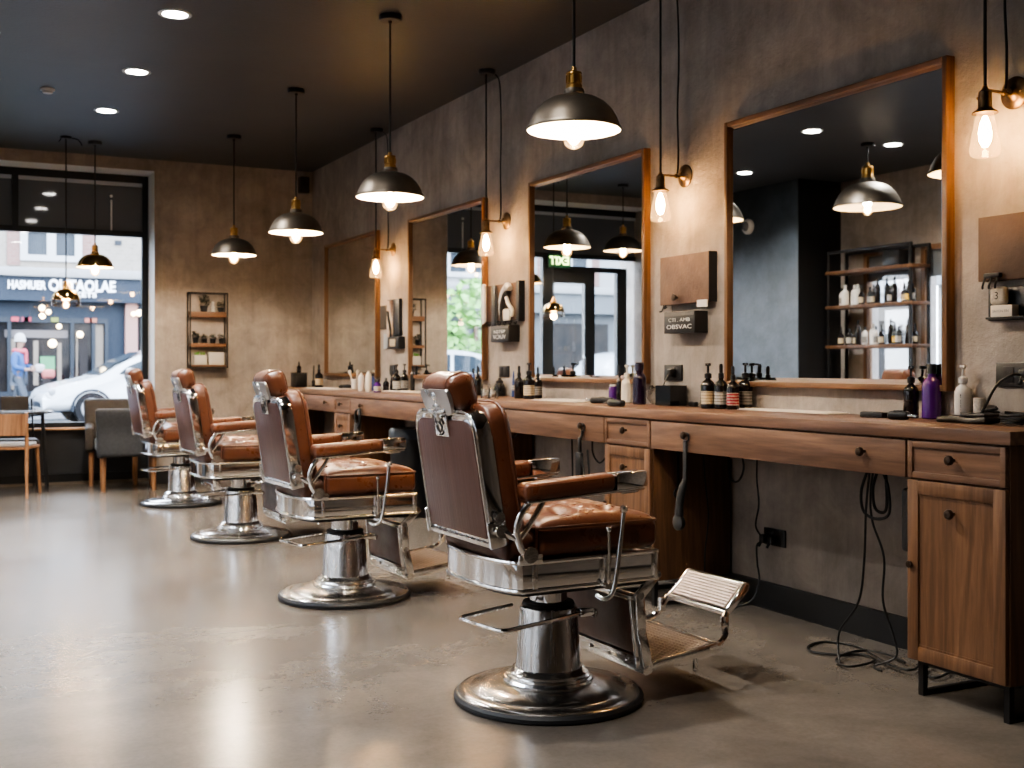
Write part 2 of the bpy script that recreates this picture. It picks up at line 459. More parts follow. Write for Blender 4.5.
# opposite wall with its openings (y0, y1, z0, z1)
HOLES = [(2.1, 3.2, .4, 2.6), (3.9, 5.5, .3, 2.9), (5.6, 7.2, .3, 2.9), (7.55, 8.43, .55, 2.37), (8.53, 9.23, .55, 2.37)]
w = MB(); y = -2.2
for a, b_, z0, z1 in HOLES:
    w.box(XL - .2, XL, y, a, 0, HC); w.box(XL - .2, XL, a, b_, 0, z0); w.box(XL - .2, XL, a, b_, z1, HC); y = b_
w.box(XL - .2, XL, y, YB, 0, HC)
struct('wall_left', w, M_wall)
struct('wall_corner', MB().box(XL, -1.3, 9.6, 10.85, 0, HC), M_wall_dark)
struct('wall_return', MB().box(XL, -1.3, 9.592, 9.6, 0, HC), M_black_wall)
struct('trim_2', MB().box(XL, -1.22, 10.85, 11.05, 0, HC), M_wall)
for i, (a, b_, z0, z1) in enumerate(HOLES):
    f = MB(); fw = .05
    mat = M_mframe if i > 2 else M_frame
    f.box(XL - .06, XL + .02, a, a + fw, z0, z1); f.box(XL - .06, XL + .02, b_ - fw, b_, z0, z1)
    f.box(XL - .06, XL + .02, a + fw, b_ - fw, z1 - fw, z1); f.box(XL - .06, XL + .02, a + fw, b_ - fw, z0, z0 + fw)
    if i < 3: f.box(XL - .06, XL + .02, (a + b_) / 2 - .03, (a + b_) / 2 + .03, z0 + fw, z1 - fw)
    fo = struct('window_%d' % (i + 2), f, mat)
    g = MB(); g.box(XL - .03, XL - .024, a + fw, b_ - fw, z0 + fw, z1 - fw); struct('pane', g, M_glass, fo)
    if i > 2:
        struct('blind', MB().box(XL - .02, XL - .012, a + fw, b_ - fw, 2.05, z1 - fw), M_blindglass, fo)

# baseboards
struct('baseboard_right', MB().box(XW - .018, XW, -2.2, YB, 0, .127), M_base)
struct('baseboard_back', MB().box(XJ, XW - .018, YB - .014, YB, 0, .127), M_base)
# shopfront
struct('wall_window_base', MB().box(.50, XJ, YF, YF + .14, 0, .53), M_wains)
struct('baseboard_window', MB().box(.50, XJ, YF - .012, YF, 0, .10), M_base)
struct('trim_3', MB().box(-.75, XJ, YF - .05, YF + .0, 0, .022), plain('timber_threshold', (.16, .12, .085), .6))
struct('trim_4', MB().box(.52, XJ - .002, YF - .085, YF + .15, .53, .552, .004), M_sill)
f = MB(); y0, y1 = YF + .01, YF + .08
f.box(1.895, XJ - .003, y0, y1, .552, ZH - .003); f.box(-.75, 1.895, y0, y1, 2.985, ZH - .003)
f.box(-.75, 1.895, y0, y1, 2.445, 2.50); f.box(.69, .75, y0, y1, 2.50, 2.985)
f.box(.49, .56, y0, y1, .02, 2.445); f.box(.56, 1.895, y0, y1, .552, .60)
win = struct('window_1', f, M_frame)
struct('blind', MB().box(.75, 1.895, y0 + .03, y0 + .04, 2.50, 2.95), M_blindglass, win)
struct('blind', MB().box(-.75, .69, y0 + .03, y0 + .04, 2.50, 2.95), M_blindglass, win)
g = MB(); g.box(.75, 1.895, y0 + .005, y0 + .05, 2.95, 2.985); g.box(-.75, .69, y0 + .005, y0 + .05, 2.95, 2.985)
struct('blind_headrail', g, plain('pale_headrail', (.42, .46, .52), .4), win)
struct('pane', MB().box(.56, 1.895, y0 + .03, y0 + .036, .60, 2.445), M_glass, win)
g = MB(); g.rod((1.60, y0 + .005, 2.50), (1.60, y0 + .005, 2.80), .008); g.ball((1.60, y0 + .005, 2.84), .015)
struct('blind_wand', g, M_white, win)
f = MB()
f.box(-.09, -.02, y0, y1, .022, 2.29); f.box(.42, .49, y0, y1, .022, 2.29); f.box(-.02, .42, y0, y1, 2.15, 2.29); f.box(-.02, .42, y0, y1, .022, .30)
f.box(-.62, .49, y0, y1, 2.29, 2.35); f.box(-.62, -.55, y0, y1, .022, 2.29); f.box(-.55, -.48, y0, y1, .022, 2.29) ; f.box(-.16, -.09, y0, y1, .022, 2.29); f.box(-.48, -.16, y0, y1, .022, .12)
door = struct('door_1', f, M_frame)
g = MB(); g.box(-.02, .42, y0 + .03, y0 + .036, .30, 2.15); g.box(-.48, -.16, y0 + .03, y0 + .036, .12, 2.29)
g.box(-.62, .49, y0 + .03, y0 + .036, 2.35, 2.445); g.box(-.75, -.62, y0 + .03, y0 + .036, .02, 2.445)
struct('pane', g, M_glass, door)
g = MB(); g.tube([(.0, y0, .95), (.0, y0 - .05, .97), (.0, y0 - .05, 1.25), (.0, y0, 1.27)], .011); struct('door_handle', g, M_chrome, door)
# ------------------------------------------------------------------ barber chair (forward +X, its own right side -Y)
def make_barber_chair():
    root = thing('barber_chair', '', 'barber chair', (0, 0, 0), 0, 'barber chairs facing the mirrors')
    def P(name, mb, mat, parent=root, **k): return mb.build(name, mat, parent, **k)
    # pedestal
    P('base_rim', MB().lathe([(0, .0), (.318, .0), (.328, .006), (.329, .018), (.322, .028), (.300, .031), (.0, .03)], 72), M_rubber)
    P('base', MB().lathe([(.316, .0285), (.308, .036), (.290, .040), (.272, .042), (.268, .046), (.20, .057), (.155, .066), (.10, .068)], 72), M_dish)
    P('collar', MB().lathe([(.154, .064), (.157, .070), (.153, .077), (.146, .079), (.144, .086), (.136, .089), (.137, .097), (.130, .101), (.124, .110), (.116, .113), (.10, .113)], 48), M_chrome_w)
    P('pedestal', MB().lathe([(.116, .110), (.113, .118), (.1005, .312), (.097, .320), (.08, .322), (0, .322)], 48), M_brushed)
    P('piston_seal', MB().lathe([(.090, .321), (.092, .327), (.088, .336), (.068, .338)], 32), M_rubber)
    P('piston', MB().lathe([(.066, .33), (.066, .43)], 32), M_chrome)
    lev = MB(); lev.tube(round_poly3([(.09, -.122, .312), (-.02, -.150, .308), (-.29, -.205, .300), (-.325, .045, .300), (-.08, .118, .306)], .03), .0075, 8)
    lev.box(.05, .11, -.135, -.098, .297, .325, .005)
    lev.ball((.11, -.12, .305), .016)
    P('pump_lever', lev, M_chrome)
    # chrome skirt
    back = [(-.235 - .080 * cos(a), .268 * sin(a) / sin(R(80))) for a in [R(-80 + 160 * i / 14) for i in range(15)]]
    outl = [(.272, -.262)] + back + [(.272, .262)]
    sk = MB(); sk.prism(outl, .432, .524, bev=.004)
    P('skirt', sk, M_chrome, ang=25)
    rl = MB(); n = len(outl)
    for z in (.434, .524):
        rl.tube([(x, y, z) for x, y in outl], .0075, 8, closed=True)
    for x in (-.205, .060, .264):
        for s in (-1, 1): rl.box(x - .009, x + .009, s * .266 - .006, s * .266 + .006, .436, .522, .003)
    P('skirt_rail', rl, M_chrome_w)
    P('seat_pan', MB().prism([(x * .9, y * .9) for x, y in outl], .412, .433), M_black)
    # seat
    P('seat_base', MB().rbox(.13, .235, .045, .03, M=T(-.165, 0, .565)), M_leather_d)
    tufts = [(-.10 + .09 * i, -.165 + .11 * j + (.055 if i % 2 else 0)) for i in range(5) for j in range(4) if -.2 < -.165 + .11 * j + (.055 if i % 2 else 0) < .2]
    def seatwarp(p):
        x, y, z = p
        if z > .02:
            a, b = max(0, 1 - (x / .235) ** 4), max(0, 1 - (y / .262) ** 4)
            k = a * b
            z += .042 * k
            d = 0
            for tx, ty in tufts:
                dd = (x - tx) ** 2 + (y - ty) ** 2
                d += .020 * math.exp(-dd / .0004) + .014 * math.exp(-dd / .0020)
            z -= d * min(1, k * 2.2)
            z += .005 * sin(x * 34 + y * 28) * sin(x * 34 - y * 28) * k
        if abs(y) > .2 and z < .03: y += math.copysign(.006, y) * (1 - (z / .055) ** 2)
        return V((x, y, z))
    P('seat_cushion', MB().rbox(.235, .262, .055, .028, 4, 30, T(.04, 0, .588), seatwarp), M_leather, ang=80)
    pp = MB()
    loop = round_poly([(.277, -.266), (.277, .266), (-.197, .266), (-.197, -.266)], .035)
    pp.tube([(x, y, .631) for x, y in loop], .0045, 6, closed=True)
    for s in (-1, 1): pp.tube(smooth_path([(-.196, s * .262, .632), (-.200, s * .266, .59), (-.199, s * .264, .537)]), .0045, 6)
    P('seat_piping', pp, M_pipe)
    # backrest, leaning back
    B = T(-.338, 0, .572) @ RY(R(-9.0))
    YZ = Mx(((0, 0, 1, 0), (1, 0, 0, 0), (0, 1, 0, 0), (0, 0, 0, 1)))     # prism XY -> YZ, extrusion -> X
    def bo(hw, z0, z1, rt, rb): return round_poly([(-hw, z0), (hw, z0), (hw, z1), (-hw, z1)], [rb, rb, rt, rt], 7)
    fr = MB(); fr.prism(bo(.236, 0, .440, .085, .012), 0, .052, B @ YZ, bev=.004)
    P('back_frame', fr, M_chrome, ang=25)
    ed = MB(); e2 = bo(.224, .013, .428, .075, .01)
    ed.tube([(-.001, y, z) for y, z in e2], .0055, 6, closed=True, M=B)
    P('back_edging', ed, M_chrome_w)
    pn = MB(); pn.prism(bo(.213, .030, .408, .062, .010), -.006, .004, B @ YZ, bev=.003)
    P('back_panel', pn, M_backleather)
    rv = MB()
    for i in range(9): rv.ball((-.002, -.17 + .0425 * i, .016), .005, 8, M=B)
    P('rivet', rv, M_chrome_w)
    cu = MB(); rings = []
    for x, ins in ((.050, .008), (.056, .002), (.066, .000), (.100, .000), (.116, .003), (.128, .012), (.136, .028), (.141, .055), (.146, .095), (.149, .14), (.150, .18)):
        lo, hi = .002 + ins, .452 - ins * 1.1; hw = max(.232 - ins, .03)
        if hi - lo < .06: m_ = (hi + lo) / 2; lo, hi = m_ - .03, m_ + .03
        rings.append([cu.b.verts.new(B @ V((x, y, z))) for y, z in bo(hw, lo, hi, max(.085 - ins * .6, .02), max(.03 - ins * .1, .012))])
    for P0, P1 in zip(rings, rings[1:]):
        n_ = len(P0)
        for i in range(n_): cu.b.faces.new((P0[i], P0[(i + 1) % n_], P1[(i + 1) % n_], P1[i]))
    cu.b.faces.new(list(reversed(rings[0]))); cu.b.faces.new(rings[-1])
    P('back_cushion', cu, M_leather, ang=80)
    bp = MB(); lp = bo(.2325, .003, .4515, .085, .03)
    bp.tube([(.110, y, z) for y, z in lp], .005, 6, closed=True, M=B)
    P('back_piping', bp, M_pipe)
    npl = MB(); npl.box(-.013, -.004, -.050, .050, .352, .432, .003, M=B)
    plate = P('name_plate', npl, M_chrome_w)
    em = MB()
    for c in ([(-.028, .395), (-.012, .418), (.010, .414), (.004, .396), (-.012, .386), (.004, .368), (.022, .372), (.028, .388)], [(-.022, .372), (-.008, .360), (.014, .358)], [(.014, .404), (.028, .412), (.030, .398)]):
        em.tube(smooth_path([(-.0135, y, z) for y, z in c], 5), .0035, 6, M=B)
    P('scroll_emblem', em, M_inkdark, plate)
    # head rest
    H = T(-.380, -.006, 1.064) @ RY(R(-19))
    P('headrest', MB().rbox(.053, .113, .066, .042, 6, 8, H, lambda p: V((p.x * (1 + .10 * (p.z / .066)), p.y, p.z))), M_leather, ang=80)
    for s in (-1, 1):
        hp = MB()
        lp = round_poly([(-.045, -.0635), (.045, -.0635), (.0555, .0635), (-.0555, .0635)], .052)
        hp.tube([(x, s * .086, z) for x, z in lp], .0042, 6, closed=True, M=H)
        P('headrest_piping', hp, M_pipe)
    P('headrest_backplate', MB().prism(round_poly([(-.098, -.060), (.098, -.060), (.106, .030), (-.106, .030)], [.03, .03, .02, .02]), -.0595, -.045, H @ YZ, bev=.004), M_satin)
    hb = MB(); hb.box(-.43, -.405, -.060, .060, .995, 1.008, .004)
    hb.tube(smooth_path([(-.408, 0, .97), (-.414, 0, 1.005), (-.418, 0, 1.03), (-.428, -.003, 1.058)]), [.018] * 6 + [.017] * 6 + [.014] * 7, 10)
    hb.ball((-.426, -.003, 1.055), .021, 12); hb.rod((-.42, -.028, 1.018), (-.42, .028, 1.018), .009)
    for y in (-.035, .035): hb.ball((-.425, y, .985), .008, 8)
    P('headrest_bracket', hb, M_chrome_w)
    # arms
    for s in (-1, 1):
        A = T(-.095, s * .282, .762) @ RY(R(-3.2))
        P('arm_pad', MB().rbox(.172, .038, .029, .021, 4, 5, A), M_leather, ang=80)
        ap = MB(); lp = round_poly([(-.168, -.034), (.168, -.034), (.168, .034), (-.168, .034)], .018)
        ap.tube([(x, y, .017) for x, y in lp], .003, 6, closed=True, M=A)
        P('arm_piping', ap, M_pipe)
        P('arm_end', MB().box(.171, .292, -.035, .035, -.026, .026, .004, M=A), M_chrome)
        ar = MB(); ar.box(-.16, .285, -.028, .028, -.037, -.027, .003, M=A); ar.box(.20, .27, -.012, .012, -.046, -.036, .003, M=A)
        P('arm_rail', ar, M_chrome_w)
        su = MB()
        su.tube(smooth_path([(-.222, s * .272, .533), (-.258, s * .274, .572), (-.276, s * .276, .635), (-.258, s * .28, .690), (-.222, s * .282, .728)], 6), .0125, 10)
        su.tube(smooth_path([(-.268, s * .274, .60), (-.232, s * .277, .645), (-.195, s * .280, .70), (-.180, s * .282, .728)], 6), .010, 8)
        su.tube(smooth_path([(-.345, s * .248, .632), (-.315, s * .262, .628), (-.280, s * .272, .606)], 5), .011, 8)
        su.cyl((0, 0, 0), .026, .012, 20, T(-.232, s * .280, .553) @ RX(R(90)))
        su.cyl((0, 0, 0), .020, .014, 20, T(-.325, s * .258, .632) @ RX(R(90)))
        su.box(-.265, -.180, s * .268 - .008, s * .268 + .008, .523, .552, .004)
        P('arm_support', su, M_chrome_w)
        hg = MB(); hg.box(-.012, .055, s * .238 - .006, s * .238 + .006, .0, .085, .006, M=B)
        hg.cyl((0, 0, 0), .017, .012, 18, B @ T(.03, s * .246, .098) @ RX(R(90)))
        hg.cyl((0, 0, 0), .012, .02, 14, B @ T(.03, s * .250, .045) @ RX(R(90)))
        P('back_hinge', hg, M_chrome_w)
    # levers on its right flank
    l1 = MB(); l1.tube(smooth_path([(.03, -.262, .398), (.045, -.286, .388), (.072, -.289, .402), (.088, -.29, .455), (.104, -.29, .56), (.118, -.29, .668)], 7), .0085, 10); l1.ball((.119, -.29, .677), .0145, 14)
    P('recline_lever', l1, M_chrome_w)
    l2 = MB(); l2.tube(smooth_path([(.05, -.262, .43), (.060, -.286, .44), (.063, -.288, .50), (.060, -.288, .608)], 6), .006, 8); l2.ball((.060, -.288, .614), .0105, 12); l2.rod((.06, -.262, .43), (.06, -.29, .43), .012)
    P('lock_lever', l2, M_chrome_w)
    # leg rest
    def bar(mb, pts, y, wid, th):
        for (x0, z0), (x1, z1) in zip(pts, pts[1:]):
            L = math.hypot(x1 - x0, z1 - z0); a = math.atan2(z1 - z0, x1 - x0)
            mb.box(-wid * .3, L + wid * .3, -th / 2, th / 2, -wid / 2, wid / 2, .003, M=T(x0, y, z0) @ RY(-a))
        for x, z in pts: mb.cyl((0, 0, -th * .62), wid * .36, th * 1.24, 14, T(x, y, z) @ RX(R(90)))
    for s in (-1, 1):
        b_ = MB(); bar(b_, [(.292, .440), (.222, .372), (.228, .25), (.258, .118)], s * .232, .036, .014)
        P('leg_strut', b_, M_chrome_w)
    K = T(.222, 0, .262) @ RY(R(-6))
    P('calf_pad', MB().rbox(.016, .214, .094, .012, 3, 4, K), M_leather_d, ang=80)
    kf = MB(); kf.box(-.018, .018, -.222, .222, .094, .112, .004, M=K); kf.box(-.020, .020, -.222, .222, -.142, -.096, .005, M=K)
    for s in (-1, 1): kf.box(-.02, .012, s * .216 - .006, s * .216 + .006, -.10, .10, .003, M=K)
    for y in (-.17, -.06, .06, .17): kf.ball((-.022, y, -.118), .008, 8, M=K)
    kf.rod((.246, -.24, .112), (.246, .24, .112), .012)
    P('calf_frame', kf, M_chrome_w)
    F = T(.255, 0, .128) @ RY(R(-7.5))
    ff = MB()
    for s in (-1, 1): ff.box(0, .300, s * .228 - .007, s * .228 + .007, -.024, .010, .003, M=F)
    ff.box(.292, .303, -.235, .235, -.022, .010, .003, M=F); ff.box(0, .30, -.221, .221, -.012, -.006, M=F)
    for s in (-1, 1):
        ff.cyl((0, 0, 0), .009, .045, 12, F @ T(.205, s * .222, -.068)); ff.ball((.205, s * .222, -.066), .010, 10, M=F)
    P('foot_plate', ff, M_chrome_w)
    def tread(x0, x1, hw, z, nx, ny, M, ridge=False):
        t = MB()
        for i in range(nx):
            x = x0 + (x1 - x0) * (i + .5) / nx
            if ridge: 
                t.box(x - .0035, x + .0035, -hw + .006, hw - .006, z, z + .005, M=M)
                for j in range(22): y = -hw + .012 + (2 * hw - .024) * j / 21; t.box(x + .0035, x + .0075, y - .002, y + .002, z, z + .003, M=M)
            else:
                for j in range(ny):
                    y = -hw + 2 * hw * (j + .5 + (.25 if i % 2 else -.25)) / ny
                    t.box(-.0042, .0042, -.0042, .0042, 0, .003, M=M @ T(x, y, z) @ RZ(R(45)))
        return t
    P('tread_base', MB().box(.006, .288, -.214, .214, -.004, .004, M=F), M_treadbase)
    P('foot_tread', tread(.006, .288, .214, .004, 16, 22, F), M_tread, smooth=False)
    G = T(.640, 0, .262) @ RY(R(-44))
    tp = MB(); lpts = round_poly([(0, -.020), (.135, -.020), (.135, .006), (0, .006)], .008)
    XZ = Mx(((1, 0, 0, 0), (0, 0, 1, 0), (0, 1, 0, 0), (0, 0, 0, 1)))
    for s in (-1, 1): tp.prism(lpts, s * .170 - .006, s * .170 + .006, G @ XZ, bev=.002)
    tp.rod(tuple(G @ V((.002, -.172, -.004))), tuple(G @ V((.002, .172, -.004))), .013)
    tp.rod(tuple(G @ V((.133, -.172, -.006))), tuple(G @ V((.133, .172, -.006))), .010)
    tp.box(.0, .135, -.165, .165, -.016, -.004, M=G)
    P('toe_plate', tp, M_chrome)
    P('tread_base', MB().box(.010, .128, -.163, .163, -.003, .004, M=G), M_treadbase)
    P('toe_tread', tread(.012, .126, .162, .004, 9, 1, G, True), M_tread, smooth=False)
    for s in (-1, 1):
        tb = MB(); tb.tube(smooth_path([(.520, s * .226, .158), (.570, s * .224, .168), (.612, s * .205, .192), (.622, s * .184, .228), (.640, s * .176, .262)], 6), .0115, 8)
        tb.box(.606, .633, s * .19 - .012, s * .19 + .012, .200, .254, .005)
        P('toe_bracket', tb, M_chrome)
    return root
def round_poly3(pts, r, k=4):
    pts = [V(p) for p in pts]; out = [pts[0]]
    for i in range(1, len(pts) - 1):
        p, a, b = pts[i], pts[i - 1], pts[i + 1]
        A, B = p + (a - p).normalized() * r, p + (b - p).normalized() * r
        for j in range(k + 1):
            t = j / k; out.append(A * (1 - t) ** 2 + p * 2 * t * (1 - t) + B * t * t)
    return out + [pts[-1]]
chair0 = make_barber_chair()
CH = [(1.913, 3.487), (1.845, 5.475), (1.858, 7.68), (1.866, 9.77)]
CHL = ['brown leather barber chair with tufted seat and ridged toe plate, first in the row',
       'brown leather barber chair second along the row, two ball-ended levers beside its seat',
       'brown leather barber chair third along the row, one before the window end',
       'brown leather barber chair at the window end of the row, beside the charcoal armchair']
for i, (x, y) in enumerate(CH):
    if i == 0:
        chair0.location = (x, y, 0); chair0.rotation_euler = (0, 0, R(1.5)); chair0['label'] = CHL[0]
    else:
        dup(chair0, (x, y, 0), R(1.5), CHL[i])
# ------------------------------------------------------------------ counter run under the mirrors
XD = 3.066                     # plane of drawer and door faces
ZT, ZU = ZC, ZC - .045         # worktop top and underside
tag(MB().box(0, XW - .003 - XC, 0, 11.56 - 2.512, -.045, 0, .004).build('worktop', M_counter, None, (XC, 2.512, ZC)),
    'long reddish wooden worktop running along the wall below all the mirrors', 'worktop')
CABS = [(2.53, 2.948), (4.551, 4.967), (6.63, 7.05), (8.917, 9.33), (11.12, 11.55)]
XBK = XW - .022                # back of the units, clear of the baseboard

def knob(mb, y, z):
    M = T(XD - .018, y, z) @ RY(R(-90))
    mb.lathe([(.006, 0), (.006, .012), (.010, .016), (.0165, .020), (.0175, .028), (.014, .034), (.006, .037), (0, .0375)], 16, M)
def panel_front(mb, y0, y1, z0, z1, fr):
    """frame-and-panel face lying on the carcass front"""
    mb.box(XD - .018, XD, y0, y0 + fr, z0, z1, .002); mb.box(XD - .018, XD, y1 - fr, y1, z0, z1, .002)
    mb.box(XD - .018, XD, y0 + fr, y1 - fr, z1 - fr, z1, .002); mb.box(XD - .018, XD, y0 + fr, y1 - fr, z0, z0 + fr, .002)
    mb.box(XD - .011, XD, y0 + fr, y1 - fr, z0 + fr, z1 - fr)

def make_cabinet(y0, y1, label, knob_mid=True, grp=None):
    W = y1 - y0
    root = thing('cabinet', label, 'cabinet', (0, y0, 0), 0, grp)
    c = MB(); c.box(XD + .001, XBK, 0, W, .125, ZU - .001, .002)
    c.build('carcass', M_side, root)
    d = MB(); fr = .02; panel_front(d, .004, W - .004, .762, ZU - .008, .022)
    dr = d.build('drawer', M_drawer, root)
    k = MB(); knob(k, W / 2, .835); k.build('knob', M_knob, dr)
    d = MB(); panel_front(d, .004, W - .004, .130, .754, .048)
    # small bead round the sunk panel
    for a, b_, e, f_ in ((.052, W - .052, .178, .186), (.052, W - .052, .698, .706)): d.box(XD - .0135, XD - .01, a, b_, e, f_)
    dd = d.build('door', M_door, root)
    k = MB(); knob(k, W * .5, .655); k.build('knob', M_knob, dd)
    k = MB(); k.lathe([(.005, 0), (.012, .006), (.012, .014), (0, .018)], 12, T(XD - .018, W - .022, .46) @ RY(R(-90))); k.build('latch', M_knob, dd)
    l = MB(); t = .011
    for y in (.03, W - .03):
        for x in (XD + .03, XBK - .03): l.box(x - t, x + t, y - t, y + t, 0.0, .125)
        l.box(XD + .03 + t, XBK - .03 - t, y - t, y + t, 0.0, .018)
    for x in (XD + .03, XBK - .03): l.box(x - t, x + t, .03 + t, W - .03 - t, .108, .125)
    l.build('base_frame', M_iron, root)
    return root
CL = ['wooden cabinet at the open end of the counter, door on a black sled base',
      'wooden cabinet with side panel hung with grooming tools, behind the first barber chair',
      'wooden cabinet hidden largely behind the first barber chair, next to the trash bin knee space',
      'pale small-looking wooden cabinet past the trash bin, behind the second chair',
      'wooden cabinet in the corner against the back wall']
for (a, b_), lab in zip(CABS, CL): make_cabinet(a, b_, lab)

def make_apron(y0, y1, label):
    W = y1 - y0
    root = thing('counter_drawer', label, 'drawer', (0, y0, 0))
    b_ = MB(); b_.box(XD + .001, XD + .40, .006, W - .006, .775, ZU - .001); b_.build('drawer_box', M_side, root)
    d = MB(); d.box(XD - .018, XD, .004, W - .004, .760, ZU - .008, .003); dr = d.build('drawer_front', M_drawer, root)
    for y in (.20, W - .30):
        k = MB(); knob(k, y, .838); k.build('knob', M_knob, dr)
make_apron(2.95, 4.549, 'long wooden drawer bridging the knee space with tangled cords at the open end')
make_apron(4.969, 6.628, 'long wooden drawer bridging the knee space behind the first barber chair')
make_apron(7.052, 8.915, 'long wooden drawer over the black trash bin')
make_apron(9.332, 11.118, 'long wooden drawer by the back wall corner')

# ------------------------------------------------------------------ mirrors
def make_mirror(u0, u1, label):
    xf = XW - .045
    ya, yb = on_x(u1, 300, xf)[0], on_x(u0, 300, xf)[0]
    z0, z1, fw = 1.052, 2.352, .024
    root = thing('wall_mirror', label, 'mirror', (XW, ya, 0), 0, 'wooden framed wall mirrors')
    W = yb - ya
    for p in ((0, fw), (W - fw, W)):
        MB().box(-.045, -.001, p[0], p[1], z0, z1, .002).build('frame_stile', M_mframe, root)
    for p in ((z0, z0 + fw), (z1 - fw, z1)):
        MB().box(-.045, -.001, fw, W - fw, p[0], p[1], .002).build('frame_rail', M_mframe_h, root)
    bw = .020
    g = MB(); a, b_, c, d = fw + bw, W - fw - bw, z0 + fw + bw, z1 - fw - bw; x = -.026
    g.quad((x, a, c), (x, b_, c), (x, b_, d), (x, a, d)); g.build('mirror_glass', M_mirror, root, smooth=False)
    g = MB(); A, B_, C_, D = fw, W - fw, z0 + fw, z1 - fw; xe = x + .0035
    for p, q, r_, s_ in (((A, C_), (B_, C_), (b_, c), (a, c)), ((B_, C_), (B_, D), (b_, d), (b_, c)), ((B_, D), (A, D), (a, d), (b_, d)), ((A, D), (A, C_), (a, c), (a, d))):
        g.quad((xe, *p), (xe, *q), (x, *r_), (x, *s_))
    g.build('bevelled_edge', M_edge, root, smooth=False)
make_mirror(724, 946.6, 'large wood-framed mirror showing a bottle shelf and a pendant in reflection')
make_mirror(528, 644, 'wood-framed mirror showing the entrance door and EXIT sign in reflection')
make_mirror(407.5, 482.5, 'wood-framed mirror showing the wall shelf and shop window edge in reflection')
make_mirror(324, 375.5, 'wood-framed mirror by the back wall reflecting only plain plaster')

# ------------------------------------------------------------------ sconces and pendants
def bulb_profile(k=1.0):
    return [(.013, 0), (.016, -.012), (.030, -.045), (.040, -.075), (.041, -.092), (.034, -.112), (.018, -.126), (0, -.131)]
def coil(r, z0, z1, n=40, turns=4):
    return [(r * cos(2 * PI * turns * i / n), r * sin(2 * PI * turns * i / n), z0 + (z1 - z0) * i / n) for i in range(n + 1)]
def point_light(name, loc, power, col=(1, .66, .36), radius=.03, parent=None):
    l = bpy.data.lights.new(name, 'POINT'); l.energy = power; l.color = col; l.shadow_soft_size = radius
    o = bpy.data.objects.new(name, l); COL.objects.link(o); o.location = loc
    if parent is not None: o.parent = parent
    return o
SCON_P, PEND_P = 19, 21
def make_sconce(y, label):
    root = thing('wall_sconce', label, 'wall lamp', (XW, y, 2.15), 0, 'bulb sconces between the mirrors')
    W = lambda m: T(-.001, 0, 0) @ RY(R(-90))
    p = MB(); p.lathe([(.058, 0), (.060, .006), (.054, .013), (.036, .018), (.022, .024), (.014, .038), (0, .042)], 32, T(-.001, 0, 0) @ RY(R(-90)))
    for s in (-1, 1): p.ball((-.018, s * .036, 0), .005, 8)
    p.build('backplate', M_antique, root)
    a = MB(); a.rod((-.03, 0, -.005), (-.16, 0, -.005), .0055, 10); a.ball((-.16, 0, -.005), .010, 10); a.ball((-.062, 0, -.004), .012, 10); a.build('arm', M_antique, root)
    s = MB(); s.lathe([(0, .028), (.008, .027), (.010, .018), (.016, .010), (.0225, .004), (.0235, -.05), (.026, -.056), (.044, -.068), (.0455, -.073), (.03, -.07), (.0, -.068)], 28, T(-.16, 0, -.018))
    s.rod((-.16, .022, -.030), (-.16, .034, -.030), .005)
    s.build('socket', M_antique, root)
    b_ = MB(); b_.lathe([(.028, -.072), (.033, -.09), (.043, -.14), (.052, -.19), (.0535, -.208), (.050, -.222), (.042, -.228), (0, -.229)], 32, T(-.16, 0, -.018))
    bu = b_.build('glass_bulb', M_bulbglass, root)
    f = MB(); f.tube([(-.16 + x, y_, z - .018) for x, y_, z in coil(.011, -.10, -.175, 60, 5)], .0022, 6)
    f.lathe([(0, -.080), (.008, -.085), (.017, -.11), (.023, -.14), (.021, -.17), (.010, -.192), (0, -.195)], 16, T(-.16, 0, -.018))
    f.build('filament', M_bulb, bu)
    c = MB(); c.tube([(-.16, 0, .008), (-.16, 0, HC - 2.15 - .012)], .0058, 8); c.build('cord', M_cord, root)
    c = MB(); c.tube(smooth_path([(-.055, 0, .01), (-.05, 0, .04), (-.048, .0, .15), (-.046, .010, .35), (-.05, -.008, .62), (-.055, 0, HC - 2.15 - .10), (-.08, .0, HC - 2.15 - .03), (-.13, 0, HC - 2.15 - .012)], 5), .0048, 8); c.build('cord', M_cord, root)
    c = MB(); c.lathe([(0, -.03), (.05, -.03), (.058, -.022), (.058, 0), (0, 0)], 24, T(-.155, 0, HC - 2.15)); c.build('ceiling_rose', M_iron, root)
    point_light('bulb_light', (-.16, 0, -.14), SCON_P, (1, .62, .31), .02, root)
for y, l in ((2.90, 'brass sconce with clear glowing bulb at the cropped end, beside the large mirror'),
             (4.955, 'brass sconce with clear glowing bulb above the plain wooden wall board'),
             (7.05, 'brass sconce with clear glowing bulb above the board holding a razor and comb'),
             (9.22, 'brass sconce with clear glowing bulb nearest the back wall corner')):
    make_sconce(y, l)

